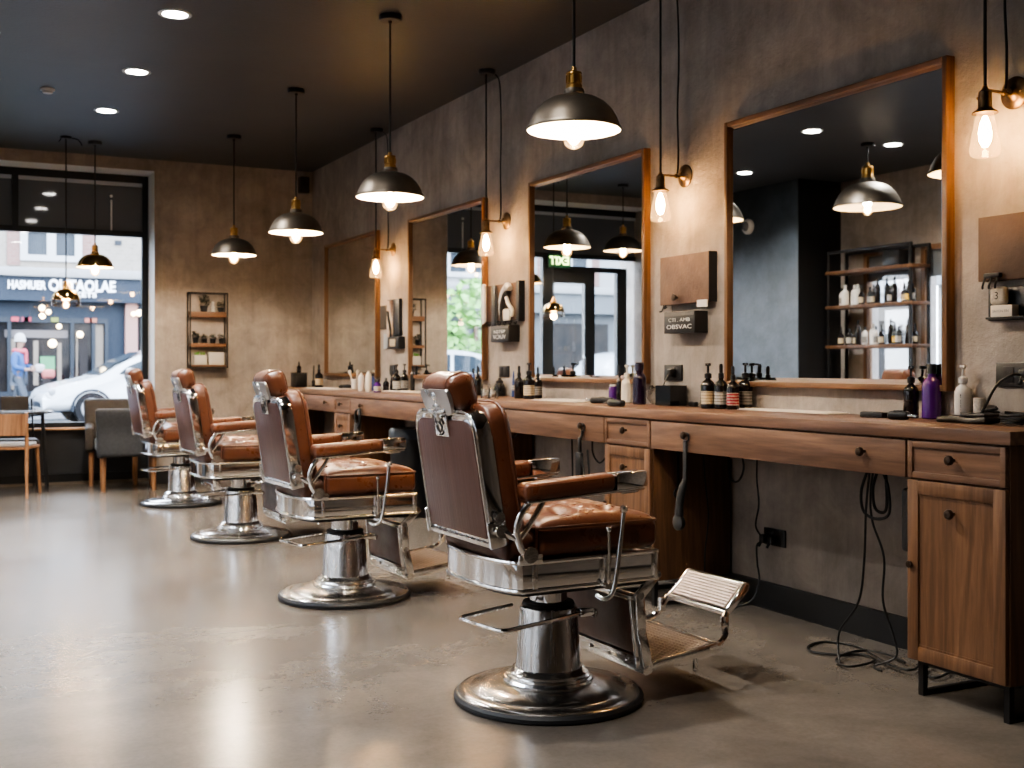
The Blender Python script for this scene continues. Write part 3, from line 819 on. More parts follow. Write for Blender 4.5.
def make_pendant(loc, drop, label, dia=.393, shade=None, lining=None, brass=None, power=PEND_P):
    """loc is the ceiling point; drop reaches the shade rim"""
    k = dia / .393
    root = thing('pendant_lamp', label, 'pendant lamp', loc, 0, 'bronze pendant lamps')
    c = MB(); c.lathe([(0, 0), (.062, 0), (.062, -.026), (.058, -.03), (.012, -.031), (.010, -.045), (0, -.045)], 28); c.build('ceiling_rose', M_iron, root)
    zt = -drop + .245 * k
    c = MB(); c.tube([(0, 0, -.04), (0, 0, zt)], .0062, 8); c.build('cord', M_cord, root)
    s = MB(); s.lathe([(0, .012), (.010, .011), (.012, -.004), (.022, -.010), (.032, -.012), (.034, -.020), (.030, -.024), (.030, -.060), (.034, -.064), (.034, -.082), (.030, -.086), (0, -.086)], 24, T(0, 0, zt) @ Mx.Diagonal((k, k, k, 1)))
    for i in range(10):
        a = 2 * PI * i / 10; s.box(-.003, .003, -.002, .004, -.058, -.026, M=T(0, 0, zt) @ Mx.Diagonal((k, k, k, 1)) @ RZ(a) @ T(0, .030, 0))
    s.build('socket', brass or M_brass, root)
    prof = [(.026, .165), (.040, .164), (.044, .150), (.040, .140), (.060, .136), (.095, .126), (.130, .106), (.158, .078), (.178, .044), (.190, .012), (.1965, .000), (.1955, -.004)]
    o = MB(); o.lathe([(r * k, z * k) for r, z in prof], 56, T(0, 0, -drop)); sh = o.build('shade', shade or M_bronze, root, ang=60)
    o = MB(); o.lathe([(r * k - .003, z * k - .003) for r, z in prof[4:]] , 56, T(0, 0, -drop)); o.lathe([(.0, .133 * k), (.06 * k, .133 * k)], 56, T(0, 0, -drop))
    o.build('shade_lining', lining or M_lining, sh, ang=60)
    b_ = MB(); b_.lathe([(r * 1.08, z * 1.05 + .052) for r, z in bulb_profile()], 24, T(0, 0, -drop)); bu = b_.build('glass_bulb', M_bulbglass, root)
    f = MB(); f.lathe([(0, .035), (.010, .025), (.024, -.005), (.030, -.026), (.025, -.048), (.010, -.064), (0, -.066)], 20, T(0, 0, -drop)); f.build('filament', M_bulbcore, bu)
    point_light('bulb_light', (0, 0, -drop + .03), power, (1, .83, .64), .03, root)
    return root
RIM = HC - 2.13
for (x, y), l in (((2.37, 4.10), 'dark bronze pendant lamp hanging closest, over the first barber chair'),
                  ((2.364, 6.208), 'dark bronze pendant lamp over the second chair, second of the row'),
                  ((2.379, 8.167), 'dark bronze pendant lamp third of the row, in front of the back corner'),
                  ((2.371, 10.053), 'dark bronze pendant lamp last of the row, above the window-end barber chair')):
    make_pendant((x, y, HC), RIM, l)
make_pendant((1.319, 10.89, HC), HC - 2.045, 'gold tinted pendant lamp hanging before the shop window, higher of the pair', .325, M_gold, None, M_brass, 5)
make_pendant((-.55, 7.80, HC), HC - 2.60, 'large bronze pendant lamp reflected above the bottle rack in the large mirror', .61, None, None, None, 12)
make_pendant((.16, 10.80, HC), HC - 2.44, 'bronze pendant lamp over the entrance, seen reflected in the second mirror', .44, None, None, None, 8)
# glass dome pendant near the window
root = thing('dome_pendant', 'small gold and clear glass dome pendant, lower of the pair at the window', 'pendant lamp', (1.062, 10.767, HC))
c = MB(); c.lathe([(0, 0), (.05, 0), (.05, -.02), (0, -.022)], 20); c.tube(smooth_path([(.0, 0, -.01), (.05, 0, -.012), (.10, 0, -.02), (.135, 0, -.07)], 5), .006, 6); c.tube([(-.03, 0, -.01), (-.06, 0, -.05)], .005, 6); c.build('ceiling_rose', M_iron, root)
dz = 1.685 - HC
c = MB(); c.tube([(0, 0, -.02), (0, 0, dz + .20)], .006, 8); c.build('cord', M_cord, root)
c = MB(); c.lathe([(0, .215), (.012, .213), (.016, .19), (.026, .18), (.034, .155), (.02, .148), (0, .147)], 20, T(0, 0, dz)); c.build('socket', M_brass, root)
c = MB(); c.lathe([(.025, .150), (.06, .142), (.092, .12), (.112, .085), (.120, .052)], 40, T(0, 0, dz)); c.build('shade', M_gold, root, ang=60)
c = MB(); c.lathe([(.120, .052), (.124, .02), (.122, .0), (.116, -.004)], 40, T(0, 0, dz)); c.build('glass_rim', M_clear, root, ang=60)
b_ = MB(); b_.lathe([(r * .8, z * .8 + .075) for r, z in bulb_profile()], 20, T(0, 0, dz)); bu = b_.build('glass_bulb', M_bulbglass, root)
f = MB(); f.ball((0, 0, .0), .018, 14, M=T(0, 0, dz)); f.build('filament', M_bulbcore, bu)
point_light('bulb_light', (0, 0, dz - .0), 2.5, (1, .7, .4), .03, root)

def make_downlight(x, y, label):
    root = thing('ceiling_downlight', label, 'ceiling light', (x, y, HC), 0, 'recessed ceiling downlights')
    r = MB(); r.lathe([(.070, -.004), (.085, -.007), (.094, -.004), (.095, 0), (.07, 0)], 40); r.build('trim_ring', M_white, root)
    r = MB(); r.lathe([(0, -.0025), (.072, -.0035)], 40); r.build('lens', M_lens, root, smooth=False)
    l = bpy.data.lights.new('downlight_beam', 'SPOT'); l.energy = 62; l.color = (1, .95, .88); l.spot_size = R(125); l.spot_blend = .8; l.shadow_soft_size = .07
    o = bpy.data.objects.new('downlight_beam', l); COL.objects.link(o); o.location = (0, 0, -.02); o.parent = root
for (x, y), l in (((1.25, 6.734), 'round white downlight closest to the top edge of the picture'), ((1.259, 8.168), 'round white downlight in the middle of the visible ceiling line'),
                  ((1.239, 9.521), 'round white downlight of the ceiling line closest to the window'), ((1.25, 5.25), 'unseen downlight added above the second barber chair, beyond the picture top'),
                  ((1.25, 3.7), 'unseen downlight added above the first barber chair, beyond the picture top'), ((.35, 2.4), 'unseen downlight added over the open floor in front of the chairs'),  # unseen downlights over the near chairs and floor, added for lighting
                  ((.28, 7.60), 'round white downlight showing higher in the large mirror'), ((-.79, 7.73), 'round white downlight showing lower in the large mirror'), ((-.55, 9.56), 'round white downlight by the charcoal wall')):
    make_downlight(x, y, l)
# ------------------------------------------------------------------ things standing on the worktop
def cam_dir(x, y): return math.atan2(-y, -x)
ITEM_BAND = 0
def bottle(loc, r, h, body, lab, top='cap', label='', cat='bottle', lab_z=(.14, .55), topmat=None, name='bottle', neck=.34, square=False, group=None, face=None):
    """a bottle of body radius r and overall height h at loc; top is cap, pump, dropper, none"""
    root = thing(name, label, cat, loc, (cam_dir(loc[0], loc[1]) if face is None else face), group)
    hb = h * (.70 if top in ('pump', 'dropper') else .84)
    b_ = MB()
    if square:
        b_.box(-r, r, -r * .8, r * .8, 0, hb * .8, r * .25, 3); b_.lathe([(r * .8, hb * .79), (r * neck, hb * .9), (r * neck, hb)], 20)
    else:
        b_.lathe([(0, .002), (r * .9, .0), (r, .004), (r, hb * .70), (r * .97, hb * .76), (r * .80, hb * .84), (r * .48, hb * .90), (r * neck, hb * .93), (r * neck, hb), (0, hb)], 24)
    bo = b_.build('body', body, root)
    if lab is not None:
        l = MB(); rr = r + .0006
        if square: l.box(r + .0002, r + .0012, -r * .65, r * .65, hb * lab_z[0], hb * lab_z[1])
        else: l.lathe([(rr, hb * lab_z[0]), (rr, hb * lab_z[1])], 18, None, R(-68), R(68))
        l.build('label', lab, root)
    tm = topmat or M_black
    t = MB()
    if top == 'cap':
        t.lathe([(r * neck * 1.15, hb - .004), (r * neck * 1.2, h - .004), (r * neck * 1.05, h), (0, h)], 20); t.build('cap', tm, root)
    elif top == 'pump':
        t.lathe([(r * .52, hb - .006), (r * .52, hb + .014), (r * .40, hb + .018), (r * .16, hb + .02), (r * .16, h - .014), (r * .40, h - .012), (r * .40, h), (0, h)], 18)
        t.tube([(0, 0, h - .006), (r * .9, 0, h - .006), (r * 1.15, 0, h - .012)], r * .13, 8); t.build('pump', tm, root)
    elif top == 'dropper':
        t.lathe([(r * .42, hb - .004), (r * .42, hb + .02), (r * .26, hb + .022), (r * .30, h - .012), (r * .22, h), (0, h)], 18); t.build('dropper', tm, root)
    return root
def on_top(u, v, m=.045):
    x, y = on_z(u, v, ZC)
    if x > XW - m: x = XW - m; a, b = ray(u); y = b * x / a
    return (x, y, ZC + .0005)
def BT(u, vb, vt, wpx, body, lab, top, label, **k):
    x, y, z = on_top(u, vb); d = x * sin(YAW) + y * cos(YAW); vb = HORIZ + (EYE - ZC) * FPX / d
    return bottle((x, y, z), wpx * d / FPX / 2, (vb - vt) * d / FPX, body, lab, top, label, **k)

# by the large mirror, near end
BT(911, 418, 366, 15, M_amberblack, None, 'pump', 'tall black pump bottle beside the purple bottle', neck=.34)
bp = BT(932, 415, 364, 19.5, M_purple, None, 'cap', 'shiny purple bottle with black cap near the counter end', neck=.42, lab_z=(.12, .86))
wb = BT(963, 411, 365, 16.5, M_whitep, None, 'pump', 'white pump bottle with dark vertical lettering', topmat=M_whitep)
wb.rotation_euler.z += .15
r_ = 16.5 * 3.78 / FPX / 2
text_mesh('ALUMINE', .028, .0002, M_inkdark, wb, T(r_ + .0015, -.004, .058) @ RZ(R(90)) @ RX(R(90)) @ RZ(R(90)), 'lettering', width=.085)
text_mesh('IDOLE', .02, .0002, plain('violet_print', (.32, .16, .5), .5), bp, T(.0335, .010, .075) @ RZ(R(90)) @ RX(R(90)) @ RZ(R(90)), 'lettering', width=.08)
x, y, z = on_top(979.5, 412.5); root = thing('ceramic_jar', 'small white speckled ceramic jar beside the white pump bottle', 'jar', (x, y, z))
j = MB(); j.lathe([(0, 0), (.020, 0), (.022, .004), (.022, .082), (.020, .087), (0, .088)], 24); j.build('jar_body', plain('speckled_ceramic', (.62, .58, .52), .6, c2=(.34, .30, .27), scale=120, bmp=.5, bscale=160), root)
x, y, z = on_top(876, 417.5); b_ = MB(); b_.box(-.034, .034, -.055, .055, 0, .022, .005)
tag(b_.build('styling_box', M_black, None, (x, y, z), R(8)), 'flat black box lying before the large mirror, left of the black pump bottle'.replace('left of', 'next to'), 'box')
def clipper(loc, rz, label, L=.15):
    root = thing('hair_clipper', label, 'hair clipper', loc, rz)
    b_ = MB(); b_.rbox(L / 2, .021, .0165, .014, 3, 5, T(0, 0, .0175), lambda p: V((p.x, p.y * (1 - .25 * max(0, p.x / L)), p.z))); b_.build('body', M_black, root)
    h = MB(); h.box(L / 2 - .004, L / 2 + .018, -.018, .018, .012, .022, .002)
    for i in range(8): h.box(L / 2 + .018, L / 2 + .026, -.017 + i * .0046, -.0148 + i * .0046, .013, .020)
    h.build('blade', M_chrome_w, root)
    s = MB(); s.box(-.02, .015, -.006, .006, .033, .037, .002); s.build('switch', M_iron, root)
    return root
x, y, z = on_top(899, 420); clipper((x, y, z), R(-65), 'stubby black hair clipper in front of the black pump bottle', .085)
# strop pouch and cords at the end
x, y, z = on_top(969, 420.5, .17); b_ = MB(); b_.rbox(.045, .125, .012, .010, 3, 6, T(0, 0, .0125), lambda p: V((p.x, p.y, p.z + .004 * sin(p.y * 40)))); root = thing('tool_pouch', 'long flat black leather tool pouch lying at the counter end', 'pouch', (x, y, z), R(-6))
b_.build('pouch_body', plain('black_leather', (.012, .011, .011), .42, bmp=.3, bscale=60), root)
b_ = MB(); b_.rbox(.043, .06, .006, .005, 2, 4, T(.0, -.06, .031)); b_.build('flap', M_black, root)
def cord(pts, label, r=.0042, k=7, name='power_cable', closed=False):
    pts = [(p[0], p[1], max(p[2], .026)) if p[2] < .03 and p[0] < XBK and (abs(p[1] - 2.918) < .09 or abs(p[1] - 2.56) < .09) else p for p in pts]
    m = MB(); m.tube(smooth_path(pts, k), r, 7)
    return tag(m.build(name, M_cord), label, 'cord')
def coil_pts(c, rx, ry, turns, z0, dz, ph=0, n=10, jit=.12):
    out = []
    for i in range(int(turns * n) + 1):
        a = ph + 2 * PI * i / n; q = 1 + jit * sin(i * 1.7) 
        out.append((c[0] + rx * q * cos(a), c[1] + ry * q * sin(a), z0 + dz * i))
    return out
x, y, z = on_top(1014, 426); cord(coil_pts((x + .01, y), .035, .055, 4.2, ZC + .006, .0009), 'coiled black cord lying at the cropped end of the counter', .0048)
x, y, z = on_top(1021, 413, .14)
root = thing('hair_dryer', 'black hair dryer lying by the power outlet at the counter end', 'hair dryer', (x + .03, y - .10, z), R(70))
b_ = MB(); b_.lathe([(0, -.09), (.030, -.088), (.040, -.06), (.044, -.01), (.036, .05), (.028, .09), (.026, .09), (0, .085)], 24, T(0, 0, .046) @ RY(R(90))); b_.build('barrel', M_black, root)
b_ = MB(); b_.tube(smooth_path([(-.03, 0, .04), (-.035, -.05, .03), (-.03, -.11, .022)]), [.020] * 8 + [.017] * 5, 12); b_.build('handle', M_black, root)
def outlet(y, z, w, h, label, plugs=1, gang=1):
    root = thing('wall_outlet', label, 'power outlet', (XW, y, z))
    p = MB(); p.box(-.010, -.0005, -w / 2, w / 2, -h / 2, h / 2, .002); p.build('plate', M_black, root)
    for g_ in range(gang):
        cy = (g_ - (gang - 1) / 2) * w / max(gang, 1) * .9
        s = MB(); s.box(-.0125, -.0095, cy - .024, cy + .024, -.03, .03, .002); s.build('socket', M_iron, root)
        for sx, sz in ((-.008, .009), (.008, .009), (0, -.010)):
            q = MB(); q.box(-.0135, -.0120, cy + sx - .0015, cy + sx + .0015, sz - .004, sz + .004); q.build('slot', M_rubber, root)
    return root
def plug(loc, label):
    root = thing('socket_plug', label, 'plug', loc)
    b_ = MB(); b_.rbox(.018, .017, .021, .009, 3, 3); b_.build('plug_body', M_black, root)
    b_ = MB(); b_.lathe([(.008, 0), (.006, .03), (0, .03)], 12, T(-.012, 0, -.01) @ RY(R(215))); b_.build('strain_relief', M_rubber, root)
    return root
outlet(2.880, 1.118, .20, .088, 'wide black double power outlet above the counter end', gang=2)
plug((XW - .032, 2.835, 1.120), 'black plug in the wide outlet above the counter end')
cord([(XW - .056, 2.836, 1.118), (XW - .085, 2.85, 1.118), (XW - .10, 2.90, 1.08), (XW - .085, 2.965, 1.0), (XW - .09, 2.985, .955), (XW - .07, 2.97, .950), (XW - .05, 2.94, .949)], 'black cord looping down from the wide outlet to the worktop', .0052)
cord([(XW - .052, 2.828, 1.105), (XW - .075, 2.80, 1.09), (XW - .08, 2.765, 1.04), (XW - .055, 2.775, .99), (XW - .035, 2.80, .951)], 'second black cord hanging from the wide outlet', .0048)
x, y, z = on_top(992, 413); cord(coil_pts((x, y), .018, .022, 3, ZC + .006, .0016, jit=.25), 'tight knot of black cord beside the speckled jar', .0045)

# by the wooden board, between two mirrors
L4 = [(708, 408.5, 363.5, 14.5, M_lab_cream, 'black pump bottle with cream label, first of four by the large mirror', 'pump'),
      (721, 409, 364, 13.5, M_lab_white, 'black bottle with white label, second of four by the large mirror', 'dropper'),
      (733, 409.5, 366.5, 13, M_lab_red, 'black bottle with red label, third of four by the large mirror', 'dropper'),
      (745.5, 408.5, 363, 14.5, M_lab_grey, 'black pump bottle with dull grey label, fourth of four by the large mirror', 'pump')]
for u, vb, vt, w_, lb, l, tp in L4: BT(u, vb, vt, w_, M_amberblack, lb, tp, l)
x, y, z = on_top(693.5, 405); b_ = MB(); b_.rbox(.012, .055, .012, .008, 2, 4, T(0, 0, .0125)); b_.box(-.008, .008, -.05, .05, .0, .004)
tag(b_.build('neck_brush', M_black, None, (x, y, z), R(-20)), 'short black brush lying beside the four bottles', 'brush')
x, y, z = on_top(671, 405.5, .075); root = thing('tool_caddy', 'black box shaped tool holder in front of the small wall outlet', 'box', (x, y, z), R(4))
b_ = MB(); t = .004; L_, W_, H_ = .055, .062, .105
b_.box(-L_, L_, -W_, W_, 0, t); b_.box(-L_, -L_ + t, -W_, W_, t, H_); b_.box(L_ - t, L_, -W_, W_, t, H_); b_.box(-L_ + t, L_ - t, -W_, -W_ + t, t, H_); b_.box(-L_ + t, L_ - t, W_ - t, W_, t, H_)
b_.build('holder_box', M_blackgloss, root)
x, y, z = on_top(655, 405, .08); root = thing('plastic_wrap', 'crumpled clear wrap beside the black tool holder', 'plastic wrap', (x, y, z))
b_ = MB(); b_.ball((0, 0, .050), .055, 18, .8, .8, .9)
for v_ in b_.b.verts: v_.co *= 1 + random.uniform(-.13, .13)
for v_ in b_.b.verts: v_.co.z = max(v_.co.z, .001)
b_.build('wrap', glass('crinkled_wrap', (.75, .74, .72), .16, .08), root, smooth=False)
BT(639.5, 404.5, 362.5, 13.5, M_darkpurple, None, 'cap', 'tall dark purple bottle with rounded cap beside the cream bottle', neck=.55, topmat=M_darkpurple)
BT(627, 402, 365, 11.5, M_cream, None, 'pump', 'cream pump bottle behind the black clippers', topmat=M_cream)
BT(619.5, 399.5, 365, 6.5, M_amberblack, None, 'dropper', 'slim black dropper bottle behind the cream pump bottle')
x, y, z = on_top(613, 399); root = thing('product_tube', 'short purple tube with pale cap behind the black clippers', 'tube', (x, y, z))
b_ = MB(); b_.lathe([(0, 0), (.025, 0), (.026, .01), (.026, .085), (.023, .09), (0, .09)], 20); b_.build('tube_body', M_purple, root)
b_ = MB(); b_.lathe([(.020, .0), (.022, .006), (.016, .012), (0, .012)], 16, T(0, 0, .0905)); b_.build('lid', M_whitep, root)
x, y, z = on_top(602, 403.5); clipper((x, y, z), R(115), 'black hair clipper lying on the counter before the EXIT mirror', .15)
x, y, z = on_top(616, 406.5); clipper((x, y, z), R(96), 'second black hair clipper lying in front of the cream bottle', .12)

# white towels lying flat in front of three mirrors
def paper(u0, v0, u1, v1, label, rz=0, th=.006, mat=None):
    (xa, ya), (xb, yb) = on_z(u0, v0, ZC), on_z(u1, v1, ZC)
    cx, cy = (xa + xb) / 2, (ya + yb) / 2
    m = MB(); hw = abs(yb - ya) / 2
    for i, (s, k) in enumerate(((1, 0), (.96, .006))):
        m.box(-.11 * s + k, .11 * s + k, -hw * s + k, hw * s, i * (th / 2 + .0004), i * (th / 2 + .0004) + th / 2, .001)
    return tag(m.build('paper_towel', mat or M_paper, None, (cx, cy, ZC + .0006), R(rz)), label, 'paper towel')
paper(746, 409, 850, 414, 'white paper towels spread on the worktop under the large mirror')
paper(541, 400, 597, 402, 'white paper towels on the worktop under the EXIT mirror', 2)
paper(402, 391, 440, 394, 'white paper towel on the worktop beside the first chair headrest', 0)
paper(316, 388, 338, 389.5, 'white paper towel on the worktop near the back corner', 0)

# group by the board with the razor
for u, vb, vt, w_, lb, l, tp in ((519, 398.5, 366, 9.5, None, 'plain black dropper bottle beside the blue tube', 'dropper'),
                                 (529, 399, 363, 11.5, M_lab_cream, 'black pump bottle with big cream label under the razor board', 'pump'),
                                 (538, 398.5, 367, 8.5, M_lab_grey, 'black bottle with square grey label nearest the EXIT mirror', 'dropper')):
    BT(u, vb, vt, w_, M_amberblack, lb, tp, l)
x, y, z = on_top(513.5, 397); root = thing('product_tube', 'slim blue and white tube leaning among the bottles under the razor board', 'tube', (x, y, z))
b_ = MB(); b_.lathe([(0, 0), (.012, 0), (.013, .03), (.010, .10), (.003, .175), (0, .175)], 14); b_.build('tube_body', M_bluecap, root)
b_ = MB(); b_.lathe([(.0132, .045), (.0120, .08)], 14); b_.build('label', M_lab_white, root)
def glass_jar(u, v, label):
    x, y, z = on_top(u, v); root = thing('glass_jar', label, 'glass jar', (x, y, z))
    b_ = MB(); b_.lathe([(0, .003), (.028, .002), (.030, .006), (.030, .062), (.022, .074), (.022, .082), (.020, .082), (.020, .074), (.027, .062), (.027, .008), (0, .007)], 22); b_.build('jar_body', M_clear, root)
    b_ = MB(); b_.lathe([(.0235, .081), (.024, .095), (0, .097)], 18); b_.build('lid', M_clear, root)
    b_ = MB()
    for i in range(7): b_.ball((.012 * cos(i * 2.4), .012 * sin(i * 2.4), .018 + .006 * i), .009, 8)
    tag(b_.build('cotton', M_whitep, root), kind='stuff')
glass_jar(485.5, 398.8, 'clear glass jar of cotton, next to the first chair headrest')
glass_jar(493, 399, 'clear glass jar of cotton, second of the two beside the black jar')
x, y, z = on_top(499.5, 396); root = thing('black_jar', 'squat black jar with lid behind the two clear jars', 'jar', (x, y, z))
b_ = MB(); b_.lathe([(0, 0), (.036, 0), (.038, .006), (.038, .07), (.030, .088), (0, .088)], 22); b_.build('jar_body', M_blackgloss, root)
b_ = MB(); b_.lathe([(.026, .089), (.027, .105), (.012, .112), (.010, .125), (0, .127)], 20); b_.build('lid', M_black, root)
BT(478, 395.5, 366, 8, M_amberblack, None, 'dropper', 'slim black bottle just behind the glass jars', topmat=M_black)
BT(473.5, 394, 368.5, 7, M_bluecap, None, 'cap', 'dark blue bottle peeping over the first chair headrest', topmat=M_black)
outlet(7.085, 1.113, .15, .078, 'small black power outlet under the razor board', gang=2)
outlet(5.06, 1.115, .16, .085, 'small black power outlet under the plain wooden board', gang=1)
plug((XW - .032, 5.045, 1.113), 'black plug in the outlet under the plain wooden board')
cord([(XW - .045, 5.045, 1.10), (XW - .06, 5.055, 1.07), (XW - .07, 5.06, 1.04), (XW - .075, 5.06, .99)], 'thin grey cord from outlet into the black tool holder', .003)
outlet(9.235, 1.118, .12, .085, 'small black power outlet behind bottles in the middle of the row', gang=1)

# group by the third mirror
for u, vb, vt, w_, b2, lb, l, tp in (
        (412.5, 391, 366, 4.5, M_black, None, 'thin black bottle against the edge of the third mirror', 'cap'),
        (404.5, 391, 364, 8, M_amberblack, M_lab_grey, 'black pump bottle by the third mirror', 'pump'),
        (396.5, 391.5, 364.5, 8, M_amberblack, M_lab_white, 'black pump bottle with white label by the far outlet', 'pump'),
        (391.8, 390.5, 370, 3.8, M_amberblack, None, 'thin black vial beside the white labelled pump bottle', 'dropper'),
        (386, 391, 378, 6.2, M_blackgloss, None, 'short black jar among the far bottles', 'cap'),
        (377.2, 392.5, 379.5, 7.5, M_purple, M_lab_white, 'short purple jar with white label by the fourth mirror', 'cap'),
        (372.8, 390.5, 373, 5, M_bluecap, None, 'dark blue bottle behind the purple jar', 'cap'),
        (368.5, 392, 367, 6.2, M_cream, None, 'tall cream tube standing by the fourth mirror', 'none'),
        (361.2, 391.2, 369.5, 6.2, M_whitep, None, 'tall white tube standing before the fourth mirror', 'none'),
        (319, 387.5, 364.5, 8, M_amberblack, M_lab_cream, 'black bottle with cream label by the back corner', 'dropper')):
    BT(u, vb, vt, w_, b2, lb, tp, l, neck=.6 if b2 is M_bluecap or b2 is M_purple else .34)
x, y, z = on_top(354.5, 389); root = thing('brush_cup', 'white cup holding two pale shaving brushes', 'cup', (x, y, z))
b_ = MB(); b_.lathe([(0, 0), (.026, 0), (.029, .09), (.026, .09), (.024, .006), (0, .006)], 20); b_.build('cup_body', M_whitep, root)
for i, (a, c_) in enumerate(((-.035, .01), (.02, -.02))):
    b_ = MB(); b_.rod((a * .3, c_ * .3, .01), (a, c_, .13), .006); b_.lathe([(.007, 0), (.016, .03), (.012, .045), (0, .048)], 12, T(a, c_, .125) @ RY(a * 6)); b_.build('shaving_brush', M_cream, root)
x, y, z = on_top(347, 388.3); clipper((x, y, z), R(110), 'black hair clipper lying near the white brush cup', .14)
x, y, z = on_top(341, 389); clipper((x, y, z), R(70), 'black hair clipper lying on the paper end near the corner', .12)
x, y, z = on_top(299, 387, .09); root = thing('storage_box', 'black storage box at the corner end of the counter', 'box', (x, y, z), R(5))
b_ = MB(); b_.box(-.06, .06, -.07, .07, 0, .135, .006); b_.build('box_body', M_black, root); b_ = MB(); b_.box(-.062, .062, -.072, .072, .135, .142, .003); b_.build('lid', M_iron, root)
x2, y2, z2 = x, y, z + .1425
bottle((x2, y2, z2), .022, .11, M_amberblack, None, 'dropper', 'small black bottle standing on the black storage box')
BT(289.5, 386, 378, 6, M_blackgloss, None, 'cap', 'tiny black jar beside the black storage box', neck=.7)
x, y, z = on_top(313.5, 386.5); root = thing('comb_stand', 'slim black comb and brush standing up by the cream labelled bottle', 'comb', (x, y, z))
b_ = MB(); b_.lathe([(0, 0), (.016, 0), (.018, .06), (.014, .06), (0, .02)], 14); b_.build('cup', M_black, root)
b_ = MB(); b_.tube(smooth_path([(0, 0, .02), (.004, .012, .12), (.01, .02, .21)]), [.006] * 6 + [.008] * 7, 8); b_.build('comb', M_black, root)

# ------------------------------------------------------------------ wall boards
def wall_box(ya, yb, z0, z1, dep, mat, root, name='board', side=None):
    b_ = MB(); b_.box(-dep, -.001, ya, yb, z0, z1, .003); return b_.build(name, mat, root)
FACE = RZ(R(-90)) @ RX(R(90))              # text plane facing into the room from the mirror wall
def at_wall(u, v, dep): return on_x(u, v, XW - dep)
def board_thing(u0, u1, v0, v1, dep, label, name='wall_board', cat='wall board', mat=None, part='board'):
    ya, za = at_wall(u1, v1, dep); yb, zb = at_wall(u0, v0, dep)
    root = thing(name, label, cat, (XW, (ya + yb) / 2, (za + zb) / 2))
    hw, hh = (yb - ya) / 2, (zb - za) / 2
    wall_box(-hw, hw, -hh, hh, dep, mat or M_board, root, part)
    return root, hw, hh
root, hw, hh = board_thing(660, 709, 258, 301.5, .052, 'plain scorched wooden wall board with a single knob, between the large mirrors')
wall_box(-hw - .001, -hw + .004, -hh, hh, .053, M_black, root, 'edge_band')
k = MB(); k.lathe([(.006, 0), (.007, .012), (.018, .018), (.019, .026), (0, .032)], 16, T(-.052, .06, -hh + .035) @ RY(R(-90))); k.build('knob', M_knob, root)
k = MB(); k.tube(smooth_path([(-.045, hw - .03, -hh + .004), (-.06, hw - .03, -hh - .03), (-.07, hw - .02, -hh - .035)]), .004, 6); k.tube(smooth_path([(-.045, hw - .05, -hh + .004), (-.062, hw - .055, -hh - .02), (-.06, hw - .075, -hh - .012)]), .004, 6); k.rod((-.045, hw - .08, -hh + .004), (-.045, hw, -hh + .004), .005); k.build('hook', M_iron, root)
t_ = MB(); t_.box(-.054, -.050, -hw + .012, -hw + .10, -hh - .024, -hh + .012); t_.build('price_tag', M_whitep, root)
t_ = MB(); t_.tube([(-.03, hw - .08, -hh), (-.03, hw - .085, -hh - .05)], .0015, 5); t_.build('string', M_cord, root)
def letter_box(u0, u1, v0, v1, dep, label, lines):
    root, hw, hh = board_thing(u0, u1, v0, v1, dep, label, 'wall_mounted_box', 'wall box', M_black, 'box_body')
    for (s, dz, sz, wd_) in lines:
        text_mesh(s, sz, .0004, M_ink, root, T(-dep - .001, 0, dz) @ FACE, 'lettering', width=wd_)
    t_ = MB(); t_.box(-dep - .002, -dep, -hw + .006, hw - .006, hh - .022, hh - .006); t_.build('top_strip', plain('grey_strip', (.10, .095, .09), .6), root)
    return root, hw, hh
letter_box(664, 694.5, 312.5, 332.5, .085, 'small black wall box with two rows of white lettering below the plain board', [("CTI . AMB", .012, .026, .19), ("OBSVAC", -.024, .032, .22)])
root, hw, hh = board_thing(978, 1040, 218, 277, .042, 'dark scorched wooden wall board cut by the picture edge beside the large mirror', mat=plain('scorched_board', (.12, .062, .03), .6, c2=(.07, .035, .018), scale=4, bmp=.2, bscale=40))
k = MB(); k.box(-.062, -.040, hw - .11, hw - .04, -hh + .01, -hh + .028, .004)
for i in range(3): k.tube(smooth_path([(-.055, hw - .10 + i * .028, -hh + .012), (-.068, hw - .10 + i * .028, -hh - .016), (-.060, hw - .092 + i * .028, -hh - .028)]), .004, 6)
k.build('hook', M_iron, root)
root, hw, hh = board_thing(988, 1038, 288.5, 319, .012, 'black wall tray with a white shaving puff, under the dark scorched board', 'wall_tray', 'wall tray', M_black, 'back_plate')
b_ = MB(); b_.box(-.062, -.012, -hw + .02, hw - .03, -hh + .004, -hh + .012, .002); b_.build('ledge', M_black, root)
sx, sy, sz = XW - .04, root.location.y + hw - .075, root.location.z - hh + .0125
b_ = MB(); b_.box(-.018, .018, -.05, .045, 0, .042, .002); soap = b_.build('soap_carton', M_paper, None, (sx, sy - .02, sz)); tag(soap, 'small white carton with grey print on the black wall tray', 'box')
text_mesh('SAVON FIN', .014, .0003, plain('grey_print', (.25, .24, .23), .6), soap, T(-.0185, 0, .020) @ FACE, 'lettering', width=.07)
b_ = MB(); b_.rbox(.016, .034, .034, .014, 3, 5, T(0, 0, .035)); pf = b_.build('sponge', plain('pale_sponge', (.55, .50, .42), .85, c2=(.42, .38, .31), scale=30, bmp=.6, bscale=90), None, (sx, sy + .0, sz + .0425)); tag(pf, 'round pale sponge resting on the white carton', 'sponge')
text_mesh('3', .04, .0004, M_inkdark, pf, T(-.0165, 0, .034) @ FACE, 'printed_mark')
